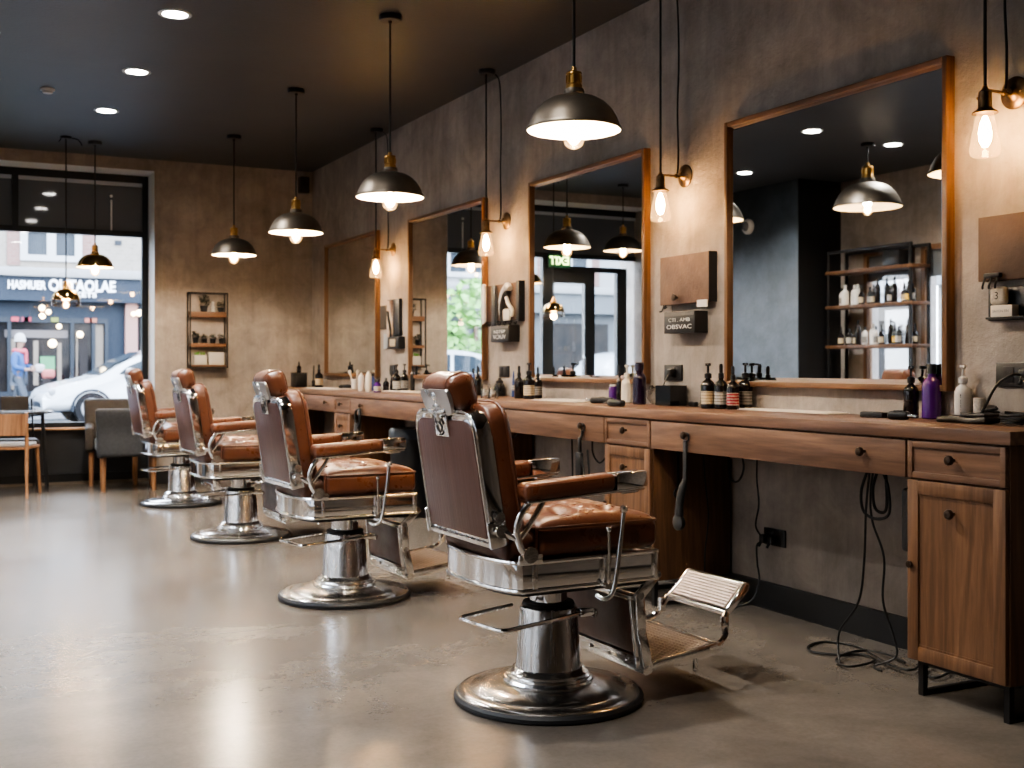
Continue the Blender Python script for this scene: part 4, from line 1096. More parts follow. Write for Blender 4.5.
# razor board
root, hw, hh = board_thing(486, 521, 286.5, 319.5, .030, 'wooden wall board hung with a white razor, black comb and shears', mat=M_board)
wall_box(-hw - .001, -hw + .045, -hh - .01, hh + .008, .046, M_black, root, 'edge_band')
k = MB(); k.rod((-.036, -hw, -hh - .004), (-.036, hw + .03, -hh - .004), .005)
for i in range(6): k.tube(smooth_path([(-.036, -hw + .05 + i * .08, -hh - .004), (-.046, -hw + .05 + i * .08, -hh - .03), (-.058, -hw + .05 + i * .08, -hh - .016)], 4), .0035, 6)
k.build('hook_rail', M_iron, root)
RZB = root.location.copy()
def wall_tool(name, poly, loc, th, mat, label, cat, bev=.002):
    YZ = Mx(((0, 0, -1, 0), (1, 0, 0, 0), (0, 1, 0, 0), (0, 0, 0, 1)))
    b_ = MB(); b_.prism(poly, 0, th, YZ, bev=bev)
    return tag(b_.build(name, mat, None, loc), label, cat)
wall_tool('straight_razor', round_poly([(-.024, -.13), (.030, -.145), (.034, .12), (.010, .145), (-.022, .135)], .012), (RZB.x - .048, RZB.y + hw - .02, RZB.z + .0), .014, M_whitep, 'white handled straight razor hanging at the far edge of the razor board', 'razor')
cb = thing('comb', 'long black comb hanging in the middle of the razor board', 'comb', (RZB.x - .048, RZB.y + hw * .30, RZB.z - .04))
b_ = MB(); b_.box(-.010, 0, -.012, .048, -.20, .16, .003); b_.build('comb_back', M_black, cb)
b_ = MB()
for i in range(30): b_.box(-.007, -.003, -.042, -.012, -.195 + i * .0118, -.190 + i * .0118)
tag(b_.build('comb_teeth', M_black, cb), kind='stuff')
sh = thing('hair_shears', 'pale handled shears hanging on the razor board beside the comb', 'shears', (RZB.x - .050, RZB.y - hw * .35, RZB.z - .0))
b_ = MB(); b_.tube(smooth_path([(-.004, .07, -.12), (-.006, .08, -.03), (-.006, .045, .06), (-.006, -.02, .105), (-.004, -.055, .085)], 6), [.014] * 8 + [.020] * 10 + [.024] * 7, 10); b_.build('handle_grip', M_whitep, sh)
b_ = MB(); b_.tube(smooth_path([(-.010, .05, -.13), (-.012, .045, -.03), (-.012, .0, .05), (-.008, -.045, .06)], 6), .018, 8); b_.build('blade', M_iron, sh)
b_ = MB(); b_.tube(smooth_path([(-.006, -.01, .03), (-.010, -.05, -.02), (-.008, -.10, -.06), (-.004, -.09, -.10)], 5), .014, 8); b_.build('finger_ring', M_cream, sh)
b_ = MB(); b_.rbox(.010, .055, .04, .009, 2, 3, T(-.002, .0, -.09)); b_.build('thumb_pad', M_cream, sh)
letter_box(490.5, 508.5, 326, 341.5, .085, 'small black wall box with white lettering under the razor board', [("NSTEP", .012, .03, .17), ("VCAUV", -.024, .04, .19)])
# far tool group
root, hw, hh = board_thing(380, 387.5, 306, 329, .02, 'narrow black wall board by the fourth mirror', mat=M_dark_fabric)
ya, za = at_wall(393, 320, .03)
root = thing('framed_poster', 'tall brown and white picture panel hanging between the third and fourth mirrors', 'picture', (XW, ya, 1.56))
wall_box(-.14, .14, -.15, .16, .03, M_black, root, 'panel_back')
b_ = MB(); b_.box(-.034, -.030, .0, .14, -.16, .15); b_.build('picture', plain('pale_print', (.5, .45, .40), .6, c2=(.32, .22, .15), scale=4), root)
YZs = Mx(((0, 0, -1, 0), (1, 0, 0, 0), (0, 1, 0, 0), (0, 0, 0, 1)))
b_ = MB(); b_.prism([(.0, .15), (.07, .15), (.045, .06), (.01, .0)], .034, .038, YZs); b_.build('brown_patch', M_board, root)
b_ = MB(); b_.tube(smooth_path([(-.04, .10, .06), (-.042, .08, .0), (-.042, .05, -.06), (-.04, .03, -.12), (-.04, .04, -.18)], 5), .011, 8); b_.build('strap', M_black, root)
root, hw, hh = board_thing(387.5, 398.5, 337, 348.5, .06, 'small black wall box with a tan label between the third and fourth mirrors', 'wall_mounted_box', 'wall box', M_black, 'box_body')
b_ = MB(); b_.box(-.063, -.060, -.05, .07, -.03, .03); b_.build('label', M_lab_cream, root)
root, hw, hh = board_thing(383.5, 387.5, 334, 348.5, .02, 'slim pale grey bracket beside the tan labelled box', 'wall_bracket', 'bracket', plain('pale_bracket', (.32, .36, .40), .4), 'bracket')

# ------------------------------------------------------------------ under the counter
outlet(4.235, .345, .15, .080, 'black power outlet low on the wall in the open knee space', gang=2)
plug((XW - .032, 4.285, .335), 'black plug in the low outlet, closer to the cabinet')
plug((XW - .032, 4.225, .335), 'black plug in the low outlet, its second socket')
cord([(XW - .05, 4.285, .32), (XW - .07, 4.288, .30), (XW - .065, 4.29, .22), (XW - .06, 4.283, .13), (XW - .10, 4.30, .04), (XW - .20, 4.36, .006), (XW - .30, 4.45, .005)], 'black cord dropping from the low outlet to the floor', .0045)
cord([(XW - .05, 4.285, .35), (XW - .075, 4.29, .40), (XW - .06, 4.285, .50), (XW - .06, 4.30, .62), (XW - .08, 4.27, .77)], 'black cord rising from the low outlet to the drawer', .0042)
cord([(XW - .30, 3.30, .768), (XW - .31, 3.31, .66), (XW - .30, 3.31, .55), (XW - .30, 3.25, .42), (XW - .29, 3.265, .25), (XW - .28, 3.22, .12), (XW - .29, 3.20, .05), (XW - .34, 3.26, .007), (XW - .36, 3.20, .006)], 'black cord trailing from the drawer down along the floor under the end cabinet', .0045)
cord([(XW - .40, 3.22, .77), (XW - .40, 3.24, .62), (XW - .39, 3.26, .42), (XW - .38, 3.30, .25), (XW - .38, 3.40, .12), (XW - .39, 3.40, .05), (XW - .42, 3.36, .007)], 'black cord hanging loose with a bend over the baseboard', .0045)
cord(coil_pts((XW - .33, 3.26), .012, .055, 3.5, .64, .0, 0), 'short hank of black cord tied under the open-end drawer', .005) if False else None
cord([(XW - .36, 3.26, .775), (XW - .38, 3.285, .68), (XW - .38, 3.275, .60), (XW - .37, 3.22, .575), (XW - .36, 3.165, .60), (XW - .36, 3.17, .70), (XW - .36, 3.21, .775)], 'hanging loop of black cord under the open-end drawer', .0055)
cord([(XW - .33, 3.24, .775), (XW - .34, 3.265, .69), (XW - .34, 3.255, .61), (XW - .33, 3.215, .60), (XW - .33, 3.205, .66), (XW - .33, 3.215, .775)], 'second tighter loop of black cord under the open-end drawer', .006)
def floor_loop(c, ax, ay, rot):
    return [(c[0] + ax * cos(a) * cos(rot) - ay * sin(a) * sin(rot), c[1] + ax * cos(a) * sin(rot) + ay * sin(a) * cos(rot), .0055) for a in [R(20 * i + 10) for i in range(17)]]
p1 = [on_z(u, v, .005) for u, v in ((866, 650), (850, 645), (825, 642), (809, 646), (812, 652), (838, 655), (862, 655), (874, 660), (868, 666), (848, 669), (836, 663), (846, 656), (866, 653), (890, 658), (905, 665))]
cord([(x, y, .006 + .0085 * (i > 7)) for i, (x, y) in enumerate(p1)], 'loose figure of black cord looped on the floor by the end cabinet', .0048)
p1 = [on_z(u, v, .005) for u, v in ((868, 655), (890, 668), (912, 673), (925, 664), (950, 672), (935, 680), (925, 672), (945, 664), (965, 672), (985, 682))]
cord([(x, y, .0165 if i < 3 else .007 + .0012 * i) for i, (x, y) in enumerate(p1)], 'black cord running on the floor under the end cabinet legs', .0048)
for (yy, l, a, b_) in ((4.42, 'thin cord hanging down the cabinet side panel', .70, .10), ):
    cord([(XW - .20, 4.535, .77), (XW - .19, 4.53, .60), (XW - .17, 4.53, .42), (XW - .19, 4.53, .25), (XW - .20, 4.52, .10)], l, .0035)
cord([(XW - .10, 4.47, .77), (XW - .11, 4.44, .62), (XW - .10, 4.39, .60), (XW - .09, 4.36, .67), (XW - .10, 4.38, .77)], 'black cord loop hanging near the wall in the open knee space', .005)
cord([(XW - .20, 4.23, .77), (XW - .20, 4.18, .735), (XW - .20, 4.11, .735), (XW - .20, 4.05, .77)], 'shallow swag of black cord under the long open-end drawer', .005)
for (ya, l) in ((5.55, 'black cord loop hanging under the drawer behind the first chair'), (5.25, 'second black cord loop hanging under the drawer behind the first chair')):
    cord([(XW - .15, ya + .10, .77), (XW - .16, ya + .09, .66), (XW - .15, ya + .03, .60), (XW - .14, ya - .04, .66), (XW - .15, ya - .06, .77)], l, .005)
cord([(XW - .12, 5.95, .77), (XW - .13, 5.92, .5), (XW - .12, 5.93, .2), (XW - .14, 5.95, .02)], 'straight black cord hanging behind the first chair armrest', .005)
cord([(3.30, 6.60, .77), (3.30, 6.55, .72), (3.30, 6.45, .70), (3.30, 6.38, .77)], 'grey cord swag near the second cabinet side', .004)
# tools hanging from drawer knobs
def hanging_brush(y, label):
    root = thing('hanging_brush', label, 'brush', (XD - .040, y, .838))
    k = MB(); k.tube([(.0145, .020 * cos(R(a)), -.009 + .020 * sin(R(a))) for a in range(0, 360, 24)], .0035, 8, closed=True); k.build('hanger', M_black, root)
    k = MB(); k.box(.004, .014, -.013, .013, -.21, -.023, .003); k.build('strap', plain('black_strap', (.022, .022, .024), .45), root)
    k = MB(); k.tube(smooth_path([(.008, 0, -.20), (-.004, .008, -.25), (-.010, .018, -.32), (-.010, .020, -.365)], 5), [.013] * 3 + [.018] * 9 + [.020] * 4, 12)
    k.build('grip', plain('ribbed_grip', (.016, .016, .017), .6, bmp=.6, bscale=150), root)
    k = MB(); k.lathe([(0, -.014), (.030, -.014), (.036, -.006), (.036, .010), (.026, .016), (0, .017)], 28, T(-.008, .024, -.395) @ RY(R(-90))); k.build('round_head', M_black, root)
    return root
hanging_brush(4.549 - .30, 'black strap handled brush with round head hanging from the long drawer knob')
hk = thing('hanging_comb', 'black comb tool hanging from the drawer knob behind the first armrest', 'comb', (XD - .040, 4.969 + .20, .838))
k = MB(); k.tube([(.0145, .020 * cos(R(a)), -.009 + .020 * sin(R(a))) for a in range(0, 360, 24)], .0035, 8, closed=True); k.tube(smooth_path([(.012, 0, -.026), (.010, 0, -.05), (-.002, 0, -.07)], 4), .008, 8); k.build('hanger', M_black, hk)
k = MB(); k.box(-.010, .004, -.010, .012, -.14, -.06, .003); k.box(-.014, .005, -.026, .030, -.29, -.14, .005); k.build('comb_head', M_black, hk)
k = MB(); k.tube([(-.006, .0, -.28), (-.006, .004, -.62)], .010, 8); k.build('tail', M_black, hk)
k = MB(); k.tube(smooth_path([(-.006, -.02, -.15), (-.004, -.05, -.25), (-.004, -.08, -.33), (-.004, -.10, -.27), (-.004, -.08, -.12)], 6), .005, 6); k.build('cord', M_cord, hk)
wr = thing('hanging_wrench', 'small black wrench hanging on the cabinet side panel', 'wrench', (3.20, 4.541, .69))
k = MB(); k.box(-.007, .007, -.006, 0, -.13, .03, .003); k.ball((0, -.003, .04), .012, 10, 1, .5, 1.4)
k.tube([(.022 * cos(R(a)), -.006, -.15 + .022 * sin(R(a))) for a in range(-60, 241, 20)], .007, 8); k.build('wrench_body', M_iron, wr)
dl = thing('hanging_dryer', 'grey black dryer loop hanging from the drawer beside the trash bin', 'hair dryer', (XD - .036, 8.915 - .30, .76))
k = MB(); k.tube(smooth_path([(0, .0, .05), (-.02, .05, .03), (-.02, .05, -.05), (-.015, .0, -.09), (-.02, -.05, -.03), (-.02, -.04, .03), (0, 0, .05)], 5), .012, 8); k.build('hose', M_iron, dl)
k = MB(); k.tube(smooth_path([(-.01, .03, -.06), (-.012, .045, -.15), (-.012, .045, -.25), (-.01, .02, -.30)], 6), [.028] * 6 + [.040] * 7 + [.034] * 6, 14); k.build('dryer_body', plain('grey_plastic', (.06, .06, .065), .35), dl)
pb = thing('power_box', 'black rounded power box fixed beside the end cabinet', 'power box', (3.15, 2.953, .60))
k = MB(); k.rbox(.05, .038, .115, .018, 3, 3, T(0, .040, 0)); k.build('casing', M_black, pb)
k = MB(); k.tube([(0, .045, .112), (0, .05, .158)], .005, 6); k.build('cord', M_cord, pb)
# trash bin
x, y = 3.30, 8.19
tb = thing('trash_bin', 'round black trash bin in the knee space behind the second chair', 'trash bin', (x, y, 0))
k = MB(); k.lathe([(0, 0), (.150, 0), (.155, .01), (.172, .60), (0, .60)], 40); k.build('bin_body', plain('bin_black', (.010, .011, .013), .3), tb)
k = MB(); k.lathe([(.174, .592), (.180, .598), (.180, .655), (.168, .675), (.0, .685)], 40); k.build('lid', plain('bin_lid', (.03, .04, .055), .28), tb)
k = MB(); k.box(-.20, -.14, -.05, .05, .0, .03, .006); k.build('pedal', M_black, tb)
# speaker in the corner, detector on the ceiling
sp_ = thing('wall_speaker', 'small black speaker high in the ceiling corner', 'speaker', (3.43, YB, 3.02))
k = MB(); k.box(-.05, .05, -.13, -.03, -.09, .08, .01); k.build('cabinet', M_black, sp_); k = MB(); k.box(-.02, .02, -.03, -.001, -.03, .03); k.build('bracket', M_iron, sp_)
k = MB(); k.lathe([(.0, 0), (.034, 0), (.038, .004), (.030, .006)], 20, T(0, -.131, 0) @ RX(R(90))); k.build('driver', M_iron, sp_)
x, y = on_z(47.5, 89, HC)
sd = thing('smoke_detector', 'tiny pale smoke detector on the dark ceiling', 'smoke detector', (x, y, HC))
k = MB(); k.lathe([(.052, 0), (.050, -.012), (.036, -.016), (.034, -.030), (.016, -.034), (0, -.034)], 24); k.build('housing', plain('detector_grey', (.45, .46, .48), .5), sd)
# ------------------------------------------------------------------ wire shelf on the back wall
ax, az = on_y(189.5, 368, YB - .13); bx, bz = on_y(228, 293, YB - .13)
SX0, SX1, SZ0, SZ1 = ax, bx, az, bz
WS = thing('wall_shelf', 'three-tier wooden wall shelf in a thin black wire frame on the back wall', 'shelf', (0, YB, 0))
f = MB(); t = .006; D = .135
for x in (SX0 + t, SX1 - t):
    for y in (-D, -.008): f.box(x - t, x + t, y - t, y + t, SZ0, SZ1)
for z in (SZ0 + t, SZ1 - t):
    for y in (-D, -.008): f.box(SX0 + 2 * t, SX1 - 2 * t, y - t, y + t, z - t, z + t)
    for x in (SX0 + t, SX1 - t): f.box(x - t, x + t, -D + t, -.008 - t, z - t, z + t)
f.build('wire_frame', M_iron, WS)
ws_z = [on_y(208, v, YB - .13)[1] for v in (314.5, 345, 366)]
ws_h = [.055, .035, .022]
ws_top = []
for z, h in zip(ws_z, ws_h):
    b_ = MB(); b_.box(SX0 + .014, SX1 - .014, -D + .008, -.004, z - h / 2, z + h / 2, .002); b_.build('shelf_plank', M_shelfwood, WS); ws_top.append(z + h / 2 + .0005)
def potted(loc, r, h, label, spread=1.0, n=90, pot=None):
    root = thing('potted_plant', label, 'plant', loc)
    b_ = MB(); b_.lathe([(0, 0), (r * .75, 0), (r, h * .45), (r * .9, h * .45), (0, h * .4)], 18); b_.build('pot', pot or M_black, root)
    b_ = MB()
    for i in range(n):
        a = random.uniform(0, 2 * PI); e = random.uniform(.05, 1.35); L = random.uniform(.4, 1) * h * .8 * spread
        c = V((cos(a) * cos(e), sin(a) * cos(e), sin(e))) * L + V((0, 0, h * .45))
        c.x = max(-r * .95, min(r * .95, c.x))
        s_ = random.uniform(.10, .16) * h
        t1 = V((-sin(a), cos(a), random.uniform(-.5, .5))).normalized() * s_; t2 = V((cos(a), sin(a), random.uniform(-.6, .6))).normalized() * s_
        if (c + t2).y > .045: c.y = -abs(c.y) * .5
        b_.quad(c - t2, c + t1 * .5, c + t2, c - t1 * .5)
    b_.build('foliage', M_leaf, root, smooth=False)
    return root
def wsx(u): return on_y(u, 330, YB - .07)[0]
potted((wsx(204), YB - .07, ws_top[0]), .040, .135, 'bushy dark potted plant on the top wall shelf')
potted((wsx(221), YB - .07, ws_top[0]), .036, .10, 'smaller dark potted plant at the end of the top wall shelf')
fg = thing('figurine', 'small white figurine between the two plants on the top wall shelf', 'figurine', (wsx(212.6), YB - .085, ws_top[0]))
b_ = MB(); b_.lathe([(0, 0), (.020, 0), (.022, .008), (.014, .03), (.018, .05), (.012, .065), (.009, .07), (.014, .085), (.012, .1), (0, .105)], 16); b_.build('figure_body', M_whitep, fg)
for i, (u, h, l) in enumerate(((195.5, .13, 'tall dark potted plant at the start of the middle wall shelf'), (204.5, .10, 'low dark potted plant in the middle of the middle wall shelf'), (213, .10, 'dark spiky potted plant third on the middle wall shelf'), (221.5, .11, 'dark potted plant at the end of the middle wall shelf'))):
    potted((wsx(u), YB - .07, ws_top[1]), .030, h, l, .62, 70)
for u0, u1, h, l in ((193.5, 206, .095, 'low white card box on the bottom wall shelf'), (208, 223.5, .125, 'taller white card box on the bottom wall shelf')):
    xa, xb = wsx(u0), wsx(u1); b_ = MB(); b_.box(xa, xb, -.04, .04, 0, h, .003)
    for v_ in b_.b.verts: v_.co.x -= (xa + xb) / 2
    tag(b_.build('card_box', plain('off_white_card', (.55, .52, .47), .7), None, ((xa + xb) / 2, YB - .075, ws_top[2])), l, 'box')
    if h < .1:
        tg = thing('grass_tuft', 'bright green sprigs in a pot on top of the low card box', 'plant', ((xa + xb) / 2, YB - .075, ws_top[2] + .0955))
        g_ = MB()
        for i in range(26):
            x = random.uniform(-.045, .045); y = random.uniform(-.025, .025); g_.box(x - .003, x + .003, y - .002, y + .002, 0, random.uniform(.015, .035))
        tag(g_.build('sprigs', M_leafgreen, tg), kind='stuff')

# ------------------------------------------------------------------ seats and table by the shop window
tb = thing('cafe_table', 'small round dark table with thin black legs at the shop window', 'table', (.68, 11.45, 0))
k = MB(); k.lathe([(0, .715), (.335, .715), (.340, .722), (.340, .733), (.335, .738), (0, .738)], 56); k.build('table_top', plain('slate_table_top', (.05, .055, .06), .22), tb)
for a in (R(-25), R(22), R(158), R(205)):
    k = MB(); k.rod((.265 * cos(a), .265 * sin(a), .715), (.31 * cos(a), .31 * sin(a), 0), .011); k.build('leg', M_iron, tb)
k = MB(); k.tube([(.255 * cos(R(a)), .255 * sin(R(a)), .700) for a in range(0, 360, 12)], .007, 6, closed=True); k.build('ring', M_iron, tb)

def wooden_chair(loc, rz, label):
    """faces +X"""
    root = thing('wooden_chair', label, 'chair', loc, rz)
    k = MB(); k.prism(round_poly([(-.20, -.19), (.22, -.215), (.22, .215), (-.20, .19)], .04), .42, .442, bev=.005); k.build('seat', M_chairwood, root)
    k = MB(); k.rbox(.19, .185, .014, .012, 2, 4, T(.01, 0, .456)); k.build('seat_pad', plain('pale_seat_pad', (.34, .36, .39), .7), root)
    for s in (-1, 1):
        k = MB(); k.tube(smooth_path([(-.265, s * .215, 0), (-.215, s * .20, .25), (-.195, s * .197, .44), (-.225, s * .20, .745)], 5), [.013] * 4 + [.017] * 8 + [.015] * 4, 10); k.build('rear_leg', M_chairwood, root)
        k = MB(); k.rod((.23, s * .205, 0), (.19, s * .185, .42), .013, 10, .018); k.build('front_leg', M_chairwood, root)
    k = MB(); arc = [(-.225 - .025 * cos(R(a)), .205 * sin(R(a)) / sin(R(60))) for a in range(-60, 61, 10)]
    k.prism(arc + [(x + .014, y) for x, y in reversed(arc)], .545, .735, bev=.004); k.build('backrest', M_chairwood, root)
    return root
wooden_chair((.62, 11.06, 0), R(72), 'bent wood chair seen from behind at the round window table')

def plain_chair(loc, rz, label):
    root = thing('dark_chair', label, 'chair', loc, rz)
    k = MB(); k.rbox(.19, .19, .025, .02, 2, 3, T(0, 0, .445)); k.build('seat', M_dark_fabric, root)
    k = MB(); k.rbox(.016, .125, .095, .014, 2, 3, T(-.19, 0, .77)); k.build('backrest', M_dark_fabric, root)
    for s in (-1, 1):
        k = MB(); k.tube([(-.17, s * .165, 0), (-.185, s * .165, .45), (-.205, s * .150, .84)], .009, 8); k.build('rear_leg', M_iron, root)
        k = MB(); k.rod((.16, s * .165, 0), (.16, s * .165, .42), .009); k.build('front_leg', M_iron, root)
    k = MB(); k.rod((-.196, -.158, .72), (-.196, .158, .72), .007); k.build('back_rail', M_iron, root)
    return root
plain_chair((.71, 11.635, 0), R(-90), 'dark upholstered chair with metal posts on the window side of the round table')

def armchair(loc, rz, label, mat, wid=.54, dep=.50, back_h=.79, seat=None):
    root = thing('armchair', label, 'armchair', loc, rz)
    hw, hd = wid / 2, dep / 2
    # wrap-around shell
    def warp(p): return V((p.x - .07 * max(0, p.z) / .26, p.y * (1 + .06 * p.z / .26), p.z))
    k = MB(); k.rbox(.045, hw, (back_h - .32) / 2, .035, 3, 6, T(-hd + .05, 0, (back_h + .32) / 2), warp); k.build('backrest', mat, root, ang=80)
    for s in (-1, 1):
        k = MB(); k.rbox(hd - .03, .04, .135, .03, 3, 4, T(.035, s * (hw - .045), .455), lambda p: V((p.x, p.y, p.z * (1 - .18 * (p.x / hd + .2))))); k.build('armrest', mat, root, ang=80)
        for sx in (-1, 1):
            k = MB(); k.lathe([(.017, 0), (.021, .02), (.027, .325), (0, .325)], 14, T(sx * (hd - .07), s * (hw - .06), 0) @ Mx(((1, 0, -sx * .10, 0), (0, 1, 0, 0), (0, 0, 1, 0), (0, 0, 0, 1)))); k.build('leg', M_chairwood, root)
    k = MB(); k.rbox(hd - .05, hw - .09, .06, .03, 3, 4, T(.03, 0, .40)); k.build('seat', seat or mat, root, ang=80)
    return root
armchair((1.64, 11.14, 0), R(84), 'charcoal armchair with tapered wooden legs, its back toward the barber chairs', M_grey_fabric, .56, .52, .765)
armchair((1.58, 11.665, 0), R(-97), 'dark brown low armchair under the window behind the charcoal one', M_dark_fabric, .52, .34, .83, plain('pale_cushion', (.42, .45, .48), .7))

# EXIT sign over the entrance
ex = thing('exit_sign', 'green EXIT sign hanging in front of the entrance door transom', 'sign', (.36, YF - .03, 2.40))
k = MB(); k.box(-.155, .155, -.012, .012, -.085, .085, .004); k.build('housing', M_black, ex)
k = MB(); k.box(-.145, .145, -.014, -.012, -.075, .075); k.build('face', emit('exit_face', (.012, .05, .02), .5), ex)
text_mesh('EXIT', .135, .001, emit('exit_letters', (.65, .85, .25), 2.2), ex, T(0, -.016, 0) @ RX(R(90)), 'lettering', width=.26, bold=.002)
k = MB(); k.rod((-.10, 0, .085), (-.10, 0, .10), .005); k.rod((.10, 0, .085), (.10, 0, .10), .005); k.build('hanger', M_iron, ex)

# ------------------------------------------------------------------ bottle rack along the opposite wall (seen in the large mirror)
RK = thing('bottle_rack', 'tall black metal rack with wooden shelves of bottles, reflected in the large mirror', 'shelf', (0, 0, 0))
RY0, RY1, RX0, RX1 = 8.28, 9.46, -1.86, -1.58
for y in (RY0 + .015, RY1 - .015):
    for x in (RX0 + .015, RX1 - .015):
        k = MB(); k.box(x - .014, x + .014, y - .014, y + .014, 0, 2.38, .002); k.build('post', M_iron, RK)
RZs = [.35, .88, 1.372, 1.795, 2.165]
for z in RZs:
    k = MB(); k.box(RX0 + .03, RX1 + .0, RY0 - .02, RY1 + .03, z - .035, z, .003); k.build('shelf_plank', M_side, RK)
k = MB(); k.box(RX0, RX0 + .03, RY0 + .03, RY1 - .03, 2.35, 2.38); k.box(RX1 - .03, RX1, RY0 + .03, RY1 - .03, 2.35, 2.38); k.build('top_rail', M_iron, RK)
protos = {}
def rack_bottle(key, x, y, z, label, grp):
    if key in protos:
        return dup(protos[key], (x, y, z), None, label, grp)
    spec = {'white': (.038, .22, M_whitep, None, 'cap'), 'amber': (.032, .20, M_amberblack, M_lab_cream, 'dropper'), 'tall': (.030, .26, M_amberblack, None, 'cap'),
            'gold': (.032, .21, M_amberblack, plain('yellow_label', (.7, .45, .06), .5), 'dropper'), 'plain': (.034, .18, M_amberblack, M_lab_white, 'cap'), 'pale': (.028, .19, M_whitep, M_lab_grey, 'cap')}[key]
    r, h, b_, lab, tp = spec
    protos[key] = bottle((x, y, z), r, h, b_, lab, tp, label, group=grp, face=R(-20), topmat=M_whitep if key == 'white' else None)
    return protos[key]
G2, G3 = 'bottles on the second shelf of the rack', 'bottles on the third shelf of the rack'
seq = ['pale', 'white', 'white', 'white', 'amber', 'plain', 'amber', 'tall', 'tall', 'plain', 'tall', 'amber', 'gold', 'plain']
words_ = ['first', 'second', 'third', 'fourth', 'fifth', 'sixth', 'seventh', 'eighth', 'ninth', 'tenth', 'eleventh', 'twelfth', 'thirteenth', 'fourteenth']
colr = {'pale': 'pale', 'white': 'white', 'amber': 'black cream-labelled', 'tall': 'tall black', 'gold': 'black yellow-labelled', 'plain': 'short black'}
for i, k_ in enumerate(seq):
    rack_bottle(k_, RX1 - .12 + .03 * sin(i * 2.1), RY1 - .10 - i * .078, 1.7955, '%s bottle, %s from the charcoal wall on the upper bottle shelf' % (colr[k_], words_[i]), G2)
seq3 = ['amber', 'plain', 'amber', 'tall', 'pale', 'white', 'pale', 'amber', 'tall', 'gold', 'plain', 'tall', 'amber']
for i, k_ in enumerate(seq3):
    rack_bottle(k_, RX1 - .12 + .03 * cos(i * 1.9), RY1 - .12 - i * .082, 1.3725, '%s bottle, %s from the charcoal wall on the lower bottle shelf' % (colr[k_], words_[i]), G3)
k = MB(); k.box(-.10, .10, -.11, .11, 0, .16, .005); tag(k.build('storage_crate', M_black, None, (RX1 - .14, RY0 + .30, 2.1655)), 'black crate on the top plank of the bottle rack', 'box')
dc = thing('mounted_dome_camera', 'white round security camera on the charcoal wall, reflected in the large mirror', 'security camera', (-1.3, 10.42, 2.74))
k = MB(); k.lathe([(0, 0), (.085, 0), (.088, .03), (.075, .05), (.055, .056)], 28, RY(R(90))); k.build('housing', M_whitep, dc); k = MB(); k.lathe([(.056, .05), (.045, .075), (.02, .09), (0, .093)], 24, RY(R(90))); k.build('dome', plain('grey_dome', (.16, .16, .17), .15), dc)
# ------------------------------------------------------------------ the street outside
KEXT = .36
def mulk(c): return tuple(x * KEXT for x in c)
plain_in = plain
def plain(name, c, *a, c2=None, **k):
    k.setdefault('spec', .08)
    return plain_in(name, mulk(c), *a, c2=mulk(c2) if c2 else None, **k)
M_asphalt = plain('pale_wet_asphalt', (.13, .14, .15), .45, c2=(.18, .19, .20), scale=2, bmp=.1)
M_pave = plain('pale_paving', (.30, .31, .32), .6, c2=(.36, .37, .38), scale=3)
struct('street', MB().box(-40, 25, 12.36, 50, -.22, -.02), M_asphalt)
struct('street_side', MB().box(-40, -2.1, -20, 12.36, -.22, -.02), M_asphalt)
struct('sidewalk', MB().box(-30, 20, 26.3, 29.0, -.02, .02), M_pave)
def brick(name, c1, c2, mortar, scale=3.2):
    m, nt, b = new_mat(name)
    tc = nt.nodes.new('ShaderNodeTexCoord'); sp = nt.nodes.new('ShaderNodeSeparateXYZ'); cb = nt.nodes.new('ShaderNodeCombineXYZ')
    nt.links.new(tc.outputs['Object'], sp.inputs[0]); ad = nt.nodes.new('ShaderNodeMath'); ad.operation = 'ADD'
    nt.links.new(sp.outputs[0], ad.inputs[0]); nt.links.new(sp.outputs[1], ad.inputs[1])
    nt.links.new(ad.outputs[0], cb.inputs[0]); nt.links.new(sp.outputs[2], cb.inputs[1])
    br = nt.nodes.new('ShaderNodeTexBrick'); br.inputs['Scale'].default_value = scale
    for k, c in (('Color1', c1), ('Color2', c2), ('Mortar', mortar)): br.inputs[k].default_value = rgb(mulk(c))
    br.inputs['Mortar Size'].default_value = .018
    nt.links.new(cb.outputs[0], br.inputs['Vector']); nt.links.new(br.outputs['Color'], b.inputs['Base Color']); setp(b, Roughness=.8)
    return m
M_brick = brick('cream_brick', (.36, .32, .27), (.44, .39, .33), (.46, .43, .39))
M_redbrick = brick('pink_brick', (.36, .19, .16), (.31, .16, .14), (.36, .3, .27))
M_cornice = plain('pale_stone', (.48, .49, .50), .7)
M_shopblue = plain('slate_blue_paint', (.045, .060, .085), .5)
M_shopdark = plain('dark_shopfront', (.05, .06, .075), .4)
M_pinkstone = plain('pink_stone', (.55, .33, .29), .6)
M_upwin = plain('window_dark_glass', (.05, .065, .085), .12, c2=(.09, .11, .13), scale=1.5)
M_shopglass = plain('shop_window_glass', (.012, .015, .02), .1, c2=(.05, .042, .038), scale=2.5)
M_sash = plain('white_sash', (.72, .74, .76), .5)
M_warm = emit('warm_lamp', (1, .78, .45), 2.2)
M_sign = emit('sign_white', (.5, .52, .55), .2)
YS = 29.0
